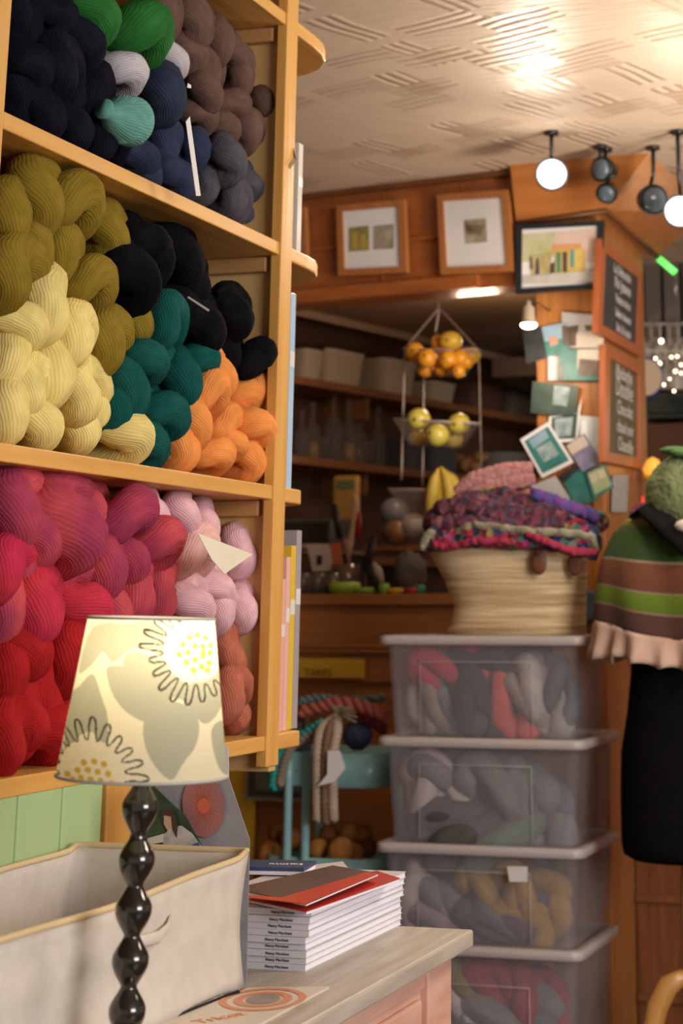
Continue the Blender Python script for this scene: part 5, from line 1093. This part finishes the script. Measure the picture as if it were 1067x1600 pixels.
for (x, y, Yo) in ((842,879,-.137),(898,881,-.10)):
    q = P(x, y, Y=BY+Yo-.012)-bc; M = Matrix.Translation(q) @ Matrix.Rotation(pi/2+.1, 4, 'X') @ Matrix.Rotation(.0 if x < 870 else .0, 4, 'Y')
    bm = bmesh.new(); lathe(bm, [(0,-.006),(.020,-.006),(.023,-.002),(.023,.003),(.015,.006),(0,.006)], 24, sy=1.45, sx=.95, cap=False, M=M); finish('leather_tab', bm, LEA, t, True)
    bm = bmesh.new(); sweep(bm, [q+Vector((0,-.004,.02)), q+Vector((.002,-.012,.05)), q+Vector((.0,.01,.075))], .007, 8); finish('handle', bm, LEA, t, True)
def granny(name, cols, sc=26, kind='vor'):
    m = bpy.data.materials.new(name); m.use_nodes = True; nt = m.node_tree; N = nt.nodes.new; L = nt.links; b = nt.nodes['Principled BSDF']; b.inputs['Roughness'].default_value = .95
    tc = N('ShaderNodeTexCoord'); v = N('ShaderNodeTexVoronoi'); v.inputs['Scale'].default_value = sc; L.new(tc.outputs['Object'], v.inputs['Vector'])
    sx = N('ShaderNodeSeparateColor'); L.new(v.outputs['Color'], sx.inputs[0]); r = N('ShaderNodeValToRGB'); r.color_ramp.interpolation = 'CONSTANT'; L.new(sx.outputs[0], r.inputs[0])
    el = r.color_ramp.elements
    for i, c_ in enumerate(cols):
        if i < 2: el[i].position = i/len(cols); el[i].color = (*c_, 1)
        else: x = el.new(i/len(cols)); x.color = (*c_, 1)
    L.new(r.outputs[0], b.inputs['Base Color'])
    bp = N('ShaderNodeBump'); bp.inputs['Strength'].default_value = .7; bp.inputs['Distance'].default_value = .006; L.new(v.outputs['Distance'], bp.inputs['Height']); L.new(bp.outputs[0], b.inputs['Normal'])
    return m
def strip(bm, px, rad, Y, sq=.6, n=12, ruff=0, mi=0, c_=None):
    if isinstance(Y, (int, float)): Y = [Y]*len(px)
    q = [P(x, y, Y=yy)-c_ for (x, y), yy in zip(px, Y)]; m_ = 60; path = []
    for i in range(m_+1):
        s = i/m_*(len(q)-1); j = min(len(q)-2, int(s)); f = s-j; path.append(q[j].lerp(q[j+1], f*f*(3-2*f)))
    for _ in range(3): path = [path[0]]+[(path[i-1]+path[i]*2+path[i+1])/4 for i in range(1, m_)]+[path[-1]]
    path = [v+Vector((0, ruff*sin(i*.9), ruff*.6*sin(i*1.3))) for i, v in enumerate(path)]
    sweep(bm, path, lambda i, a: rad*(.35+.65*sin(pi*min(1, max(0, (i+2)/(m_+4))))**.35)*(1+.05*sin(i*1.7+a*3)), n, squash=sq, up=Vector((0,0,1)), mi=mi)
def blanket(name, label, mats, strips):
    x, y = strips[0][0][0]; c_ = P(x, y, Y=BY); t = thing(name, c_, label, 'blanket', 'crochet blankets in the straw basket')
    for k, (px, rad, Y, sq, ruff, mi) in enumerate(strips):
        bm = bmesh.new(); strip(bm, px, rad, Y, sq, ruff=ruff, c_=c_); finish('fold', bm, mats[mi], t, True)
PKK = mat('pink_crochet', (.45,.16,.17), .95, (.58,.32,.32), 60, bump=.8, bscale=90)
MRN = granny('maroon_granny', [(.10,.02,.04),(.14,.035,.06),(.05,.02,.05),(.22,.07,.09),(.08,.06,.10)], 62)
MIX = granny('bright_granny', [(.34,.02,.04),(.03,.05,.20),(.42,.05,.20),(.05,.20,.16),(.32,.26,.08),(.24,.20,.16),(.02,.02,.05),(.16,.03,.05)], 56)
SAGE = mat('sage_edge', (.26,.25,.17), .95, (.34,.32,.24), 70, bump=.6); REDE = mat('red_edge', (.42,.03,.05), .95, (.30,.03,.10), 70, bump=.5); BLU = mat('blue_edge', (.05,.10,.36), .95, (.25,.06,.30), 50, bump=.5)
PEA = mat('peach_knit', (.50,.22,.14), .95, (.55,.28,.2), 60, bump=.6); MUS = mat('mustard_knit', (.28,.20,.04), .95, (.36,.28,.10), 60, bump=.6)
blanket('folded_blanket', 'dusty pink crochet blanket folded at the very top of the basket', [PKK, MUS], [([(714,772),(740,752),(790,738),(832,733)], .030, 5.30, .55, 0, 0), ([(722,778),(760,762),(815,752),(836,748)], .020, 5.28, .5, 0, 0), ([(732,785),(765,776),(800,775)], .030, 5.27, .7, .002, 1)])
blanket('folded_blanket', 'peach knitted blanket squeezed under the pink one', [PEA, MRN], [([(705,800),(745,795),(800,790),(830,775)], .035, 5.30, .8, .002, 0), ([(760,775),(790,770),(806,778)], .022, 5.24, .6, .002, 1)])
blanket('folded_blanket', 'purple and maroon scalloped crochet blanket across the basket opening', [MRN], [([(672,828),(700,800),(745,795),(790,812),(840,808),(885,815)], .050, [5.2,5.18,5.17,5.15,5.16,5.2], .8, .006, 0), ([(678,822),(720,820),(780,824),(850,820)], .035, 5.12, .8, .006, 0), ([(690,800),(740,785),(800,788),(850,795)], .040, 5.25, .8, .005, 0), ([(760,820),(820,828),(880,832)], .04, 5.2, .8, .004, 0)])
blanket('folded_blanket', 'granny square blanket with blue, pink and yellow squares at the right of the basket', [BLU, MIX], [([(832,770),(870,785),(915,800),(932,810)], .022, 5.22, .6, .002, 0), ([(825,785),(865,800),(905,812),(940,815)], .040, 5.26, .8, .004, 1), ([(870,820),(905,830),(930,845)], .038, 5.20, .8, .003, 1)])
blanket('folded_blanket', 'multicoloured blanket with sage green and red wavy edges hanging over the rim', [SAGE, REDE, MIX], [([(662,852),(690,846),(735,838),(800,840),(850,842),(900,852),(935,865)], .032, [5.13,5.10,5.09,5.08,5.08,5.09,5.14], .8, .003, 2), ([(716,828),(740,820),(790,826),(840,832),(880,832),(925,838),(930,856)], .012, [5.09,5.08,5.06,5.05,5.05,5.06,5.08], .8, .003, 0), ([(660,855),(668,840),(676,830)], .016, 5.10, .8, .002, 0), ([(820,832),(850,845),(895,862),(930,862)], .012, [5.05,5.04,5.05,5.08], .8, .002, 1), ([(676,850),(700,855),(740,845),(800,846)], .012, [5.08,5.08,5.06,5.05], .8, .003, 1)])

# ---------------------------------------------------------------- dress form with shawl
MY = 5.12; mc = P(1074,1200,Y=MY); t = thing('dress_form', (mc.x, MY, 0), 'black covered dress form on a turned wooden tripod stand', 'dress form')
FAB = mat('black_jersey', (.006,.006,.007), .95, (.009,.009,.010), 30, spec=.05)
zb = P(1080,1338,Y=MY).z
bm = bmesh.new(); prof = [(0,zb-.010),(.15,zb-.010),(.176,zb+.004),(.182,zb+.03),(.182,zb+.16),(.178,zb+.26),(.160,zb+.36),(.145,zb+.48),(.150,zb+.58),(.165,zb+.68),(.160,zb+.78),(.135,zb+.85),(.07,zb+.88),(.05,zb+.93),(.0,zb+.935)]
lathe(bm, prof, 40, cap=False, sy=.75); finish('torso', bm, FAB, t, True)
LW = wood('turned_wood', (.52,.24,.055), (.64,.33,.09), 'Z', .35, coat=.3)
bm = bmesh.new(); lathe(bm, [(0,.16),(.018,.16),(.022,.2),(.020,.36),(.024,.385),(.028,.395),(.024,.41),(.018,.425),(.024,.45),(.030,.50),(.027,.56),(.022,zb-.012),(0,zb-.012)], 24, cap=False); finish('pole', bm, LW, t, True)
for k, ang in enumerate((radians(200), radians(320), radians(80))):
    dv = Vector((cos(ang), sin(ang), 0)); bm = bmesh.new(); pts = [dv*.005+Vector((0,0,.325)), dv*.03+Vector((0,0,.34)), dv*.065+Vector((0,0,.325)), dv*.095+Vector((0,0,.275)), dv*.115+Vector((0,0,.20)), dv*.135+Vector((0,0,.14)), dv*.175+Vector((0,0,.085)), dv*.225+Vector((0,0,.04)), dv*.275+Vector((0,0,.016))]
    sweep(bm, pts, [.016,.023,.029,.029,.027,.026,.025,.021,.016], 12, squash=.7, up=Vector((0,0,1))); finish('leg', bm, LW, t, True)
# shawl: draped cloth with knitted stripes
shm = bpy.data.materials.new('striped_shawl'); shm.use_nodes = True; nt = shm.node_tree; N = nt.nodes.new; L = nt.links; b = nt.nodes['Principled BSDF']; b.inputs['Roughness'].default_value = .95
uv = N('ShaderNodeUVMap'); sx = N('ShaderNodeSeparateXYZ'); L.new(uv.outputs[0], sx.inputs[0]); r = N('ShaderNodeValToRGB'); L.new(sx.outputs[1], r.inputs[0])
stops = [(0,(.10,.045,.035)),(.17,(.115,.05,.04)),(.175,(.42,.25,.20)),(.19,(.12,.20,.02)),(.33,(.17,.26,.02)),(.335,(.38,.26,.20)),(.35,(.17,.06,.03)),(.56,(.22,.08,.035)),(.575,(.45,.33,.24)),(.59,(.035,.085,.018)),(.85,(.05,.11,.02)),(.90,(.32,.30,.06)),(.94,(.26,.06,.12)),(1,(.20,.03,.08))]
el = r.color_ramp.elements; el[0].position = 0; el[0].color = (*stops[0][1],1); el[1].position = 1; el[1].color = (*stops[-1][1],1)
for p_, c_ in stops[1:-1]: x = el.new(p_); x.color = (*c_, 1)
L.new(r.outputs[0], b.inputs['Base Color'])
q1 = N('ShaderNodeMath'); q1.operation = 'MULTIPLY'; L.new(sx.outputs[1], q1.inputs[0]); q1.inputs[1].default_value = 420; q2 = N('ShaderNodeMath'); q2.operation = 'SINE'; L.new(q1.outputs[0], q2.inputs[0])
bp = N('ShaderNodeBump'); bp.inputs['Strength'].default_value = .5; bp.inputs['Distance'].default_value = .003; L.new(q2.outputs[0], bp.inputs['Height']); L.new(bp.outputs[0], b.inputs['Normal'])
z0s, z1s = P(1000,985,Y=MY-.15).z, P(1000,800,Y=MY-.1).z
st = thing('shawl', (mc.x, MY, z0s), 'green and brown striped knitted shawl with pink ruffled hem on the dress form', 'shawl')
bm = bmesh.new(); nu, nv = 120, 30; uvl = bm.loops.layers.uv.verify()
def shp(u, v, ex=0):
    th = 2*pi*u; rx = .250-.105*v**2.4+.0*v; ry = .19-.075*v**2
    rx *= (1 if v < .8 else 1-(v-.8)*.8)
    fold = (.010*sin(th*9+v*2)+.006*sin(th*5))*(1-v)
    z = (z1s-z0s)*v*(1.02) - .020*cos(th+.6)*(1-v) - .012*(1-v)*sin(th*3)
    return Vector(((rx+fold+ex)*cos(th), (ry+fold+ex)*sin(th), z+.02*(1 if v > .9 else 0)))
G = [[bm.verts.new(shp(i/nu, j/nv)) for i in range(nu)] for j in range(nv+1)]
for j in range(nv):
    for i in range(nu):
        f = bm.faces.new([G[j][i], G[j][(i+1) % nu], G[j+1][(i+1) % nu], G[j+1][i]]); f.smooth = True
        for lp, (a_, b2) in zip(f.loops, ((i,j),(i+1,j),(i+1,j+1),(i,j+1))): lp[uvl].uv = (a_/nu, b2/nv)
o = finish('cloth', bm, shm, st); md = o.modifiers.new('s', 'SOLIDIFY'); md.thickness = .006
bm = bmesh.new(); nu = 240; rows = []
for j in range(7):
    f_ = j/6; row = []
    for i in range(nu):
        th = 2*pi*i/nu; p_ = shp(i/nu, 0); w_ = .016*f_*sin(th*22); dr = Vector((cos(th), sin(th), 0))
        dip = .010*abs(sin(th*11))*f_
        row.append(bm.verts.new(p_+dr*(w_+.012*f_)+Vector((0,0,-(.082+.020*(cos(th+.4) < -.3))*f_+dip+.004))))
    rows.append(row)
for j in range(6):
    for i in range(nu): f = bm.faces.new([rows[j][i], rows[j][(i+1) % nu], rows[j+1][(i+1) % nu], rows[j+1][i]]); f.smooth = True
o = finish('ruffled_hem', bm, mat('pink_beige_knit', (.55,.36,.28), .95, (.62,.44,.36), 14), st); md = o.modifiers.new('s', 'SOLIDIFY'); md.thickness = .004
# black collar piece and green knit above
bm = bmesh.new(); q = P(1040,830,Y=MY-.12)
px = [P(x, y, Y=yy)-q for x, y, yy in ((990,806,5.05),(1012,796,5.0),(1040,820,4.94),(1075,855,4.92),(1110,850,4.95))]
sweep(bm, px, [.018,.034,.040,.036,.03], 14, squash=.45, up=Vector((0,-1,0))); o = finish('scarf', bm, FAB, loc=q, smooth=True); tag(o, 'black scarf laid over the top of the striped shawl', 'scarf')
KG = mat('moss_knit', (.13,.17,.07), .95, (.19,.23,.11), 40, bump=.9, bscale=80)
q = P(1070,772,Y=MY-.06); t = thing('knitted_hat', q, 'moss green knitted hat with leafy top on the dress form neck', 'hat')
bm = bmesh.new(); blob(bm, (.01,0,-.005), .118, (1,.9,.98), 3, .08, n=20); finish('crown', bm, KG, t, True)
bm = bmesh.new()
for k in range(5):
    a = -2.6+k*.75; blob(bm, (cos(a)*.035+.015, -.02+sin(a)*.03, .115-.008*k), .035, (1.3,.9,.35), k, .2, n=8, M=Matrix.Rotation(a, 3, 'Z'))
finish('leafy_top', bm, mat('leaf_green_knit', (.05,.13,.035), .9, (.08,.17,.05), 40), t, True)
q = P(1066,822,Y=4.9); bm = bmesh.new(); blob(bm, (.012,0,0), .024, (1.3,.6,.7), 2, .2, n=10); o = finish('cotton_puff', bm, mat('offwhite_knit', (.62,.56,.52), .9), loc=q, smooth=True); tag(o, 'off white knitted bit under the scarf at the right edge', 'knit')
# blue thing behind the basket beside the pillar
q = P(925,950,Y=5.606); bm = bmesh.new(); box(bm, -.03,.05,-.01,.01,-.04,.05); o = finish('folded_cloth', bm, mat('blue_denim_cloth', (.05,.09,.17), .8, (.10,.14,.20), 20), loc=q, bevel=.008); tag(o, 'blue grey folded cloth between the straw basket and the shawl', 'cloth')

# ---------------------------------------------------------------- far room on the right
HZ = 7.6
bm = bmesh.new(); box(bm, -2.2, 2.6, 7.5, 8.9, 2.22, 2.30); struct(finish('trim_8', bm, mat('far_soffit', (.09,.045,.028), .5)))
bm = bmesh.new()
for k in range(40): box(bm, -1.75+k*.08, -1.685+k*.08, 7.40, 7.44, 2.30, 2.65)
struct(finish('trim_9', bm, mat('grey_brown_slats', (.13,.10,.085), .5)))
for x, y, r, lab in ((1015,516,.040,'round warm downlight beside the upper chalkboard'), (1062,684,.022,'small warm white lamp near the green hat')):
    q = P(x, y, Y=7.6); t = thing('downlight', q, lab, 'light'); bm = bmesh.new(); lathe(bm, [(0,-.008),(r*.86,-.008),(r*.86,.0),(0,0)], 24, cap=False); finish('diffuser', bm, mat('warm_disc', (1,1,1), .5, emit=(1,.80,.56), estr=9), t, True)
    bm = bmesh.new(); lathe(bm, [(r*.87,-.012),(r,-.012),(r*1.05,.006),(r*.87,.006)], 24); finish('ring', bm, GREYMETAL, t, True)
q = P(1041,415,Y=6.6); t = thing('neon_tube', q, 'short glowing green tube light in the dark far room', 'light'); bm = bmesh.new(); a_, b2 = P(1029,404,Y=6.6)-q, P(1055,426,Y=6.6)-q
sweep(bm, [a_, (a_+b2)/2, b2], .012, 10); finish('tube', bm, mat('green_neon', (.2,1,.2), .5, emit=(.10,.75,.10), estr=1.6), t, True)
bm = bmesh.new(); sweep(bm, [b2, b2+Vector((.0,0,-.10))], .005, 6); sweep(bm, [a_, a_+Vector((0,0,.2))], .003, 6); finish('cord', bm, GREYMETAL, t, True)
# hanging wine glasses
GL2 = mat('stem_glass', (.85,.80,.76), .04, trans=.65); k = 0
for row, (y, Yq) in enumerate(((545,7.2),(568,7.3),(588,7.1))):
    for x in range(1004+row*5, 1085, 14):
        k += 1; q = P(x, y, Y=Yq+random.uniform(-.05,.05)); bm = bmesh.new()
        lathe(bm, [(.03,.10),(.03,.097),(.004,.09),(.004,.035),(.022,.02),(.032,-.01),(.027,-.05)], 14, cap=False); o = finish('wine_glass', bm, GL2, loc=q, smooth=True)
        tag(o, 'upside down wine glass in the %s row of the far bar rack, %s from left' % (['top','middle','bottom'][row], ordinal((x-1004-row*5)//14)), 'glass', '%s row of hanging wine glasses' % ['top','middle','bottom'][row])
GB_ = mat('spark', (1,1,1), .5, emit=(1,.74,.48), estr=5)  # glints on the hanging glasses, made as glowing dots
t = thing('glass_glints', P(1035,560,Y=7.0), 'tiny warm glints made as glowing dots among the hanging wine glasses', 'glints')
for x, y, r in ((1003,529,3),(1033,533,5),(1009,563,3.5),(1024,560,3),(1030,568,4.5),(1049,558,3),(1058,557,3),(1032,577,3),(1055,580,3.5),(1064,583,3),(1037,601,3),(1053,611,3),(1064,570,3),(1046,592,2.5)):
    q = P(x, y, Y=7.0)-t.location; bm = bmesh.new(); blob(bm, q, r*.0019, n=5, amp=0); finish('glint_dot', bm, GB_, t, True)
bm = bmesh.new(); sweep(bm, [P(x, y, Y=7.01)-t.location for x, y in ((1003,528),(1033,532),(1058,556),(1030,567),(1009,563),(1037,600),(1064,583))], .0015, 5); finish('glint_wire', bm, BLACKP, t, True)  # invented line joining the glint dots
q = P(1011,590,Y=6.9); t = thing('wall_plate', q, 'cream plate with a blue rim hanging beyond the lower chalkboard', 'plate'); M = Matrix.Translation((0,0,0)) @ Matrix.Rotation(pi/2, 4, 'X') 
bm = bmesh.new(); lathe(bm, [(0,0),(.05,0),(.062,.008),(.058,.01),(.048,.004),(0,.004)], 30, cap=False, M=M, sy=1.15); finish('dish', bm, CREAM, t, True)
bm = bmesh.new(); sweep(bm, [M @ Vector((.063*cos(2*pi*i/40), .063*1.15*sin(2*pi*i/40), .009)) for i in range(40)], .004, 6, closed=True); finish('blue_rim', bm, mat('cobalt', (.02,.04,.30), .3), t, True)
q = P(1020,728,Y=6.08); t = thing('table_lantern', q, 'amber glowing lamp on the far bar', 'lamp'); bm = bmesh.new(); lathe(bm, [(0,-.03),(.028,-.03),(.036,-.01),(.020,.02),(0,.03)], 16, cap=False); finish('glass', bm, mat('amber_glow', (.9,.4,.05), .4, emit=(1,.42,.06), estr=.7), t, True)
bm = bmesh.new(); lathe(bm, [(0,-.045),(.04,-.045),(.04,-.032),(0,-.032)], 16, cap=False); finish('base', bm, mat('yellow_base', (.7,.42,.02), .4), t, True)
bm = bmesh.new(); sweep(bm, [Vector((0,0,-.045)), Vector((0,0,1.38-q.z))], .008, 8); finish('foot', bm, BLACKP, t, True)
q = P(1000,788,Y=6.2); t = thing('candle_light', q, 'small red glowing candle glass by the pillar', 'candle'); t.location.z = q.z
bm = bmesh.new(); lathe(bm, [(0,-.022),(.012,-.022),(.014,.0),(.013,.026),(0,.026)], 14, cap=False); finish('red_glass', bm, mat('red_glow', (.8,.03,.02), .3, emit=(1,.05,.03), estr=1.0), t, True)
bm = bmesh.new(); blob(bm, (0,0,-.034), .014, (1,1,.7), n=8, amp=0); finish('foot', bm, mat('amber_foot', (.6,.3,.05), .3), t, True)
for x0, x1, y0, y1, Yq, c_, lab, nm in ((1006,1064,660,735,7.0,(.07,.025,.012),'dark wooden cupboard front in the far room','cupboard'), (1006,1064,612,655,7.05,(.006,.014,.012),'black green cabinet below the hanging glasses','cabinet')):
    q = P((x0+x1)/2, (y0+y1)/2, Y=Yq); a_, b2 = P(x0, y1, Y=Yq)-q, P(x1+20, y0, Y=Yq)-q; t = thing(nm, q, lab, nm)
    bx('body', (a_.x,0,a_.z), (b2.x,.3,b2.z), mat('far_'+nm, c_, .4), t, .003); bx('door', (a_.x+.02,-.01,a_.z+.02), (b2.x-.02,0,b2.z-.02), mat('far_'+nm, c_, .4), t, .003)
# cable on the floor and skirting
bm = bmesh.new(); q = P(990,1590,Z=.006); sweep(bm, [P(x, y, Z=.006)-q for x, y in ((930,1545),(960,1570),(990,1590),(1030,1594),(1080,1600),(1120,1640))], .006, 8); o = finish('power_cable', bm, mat('grey_cable', (.10,.11,.11), .5), loc=q, smooth=True); tag(o, 'grey power cable lying on the floor behind the dress form leg', 'cable')
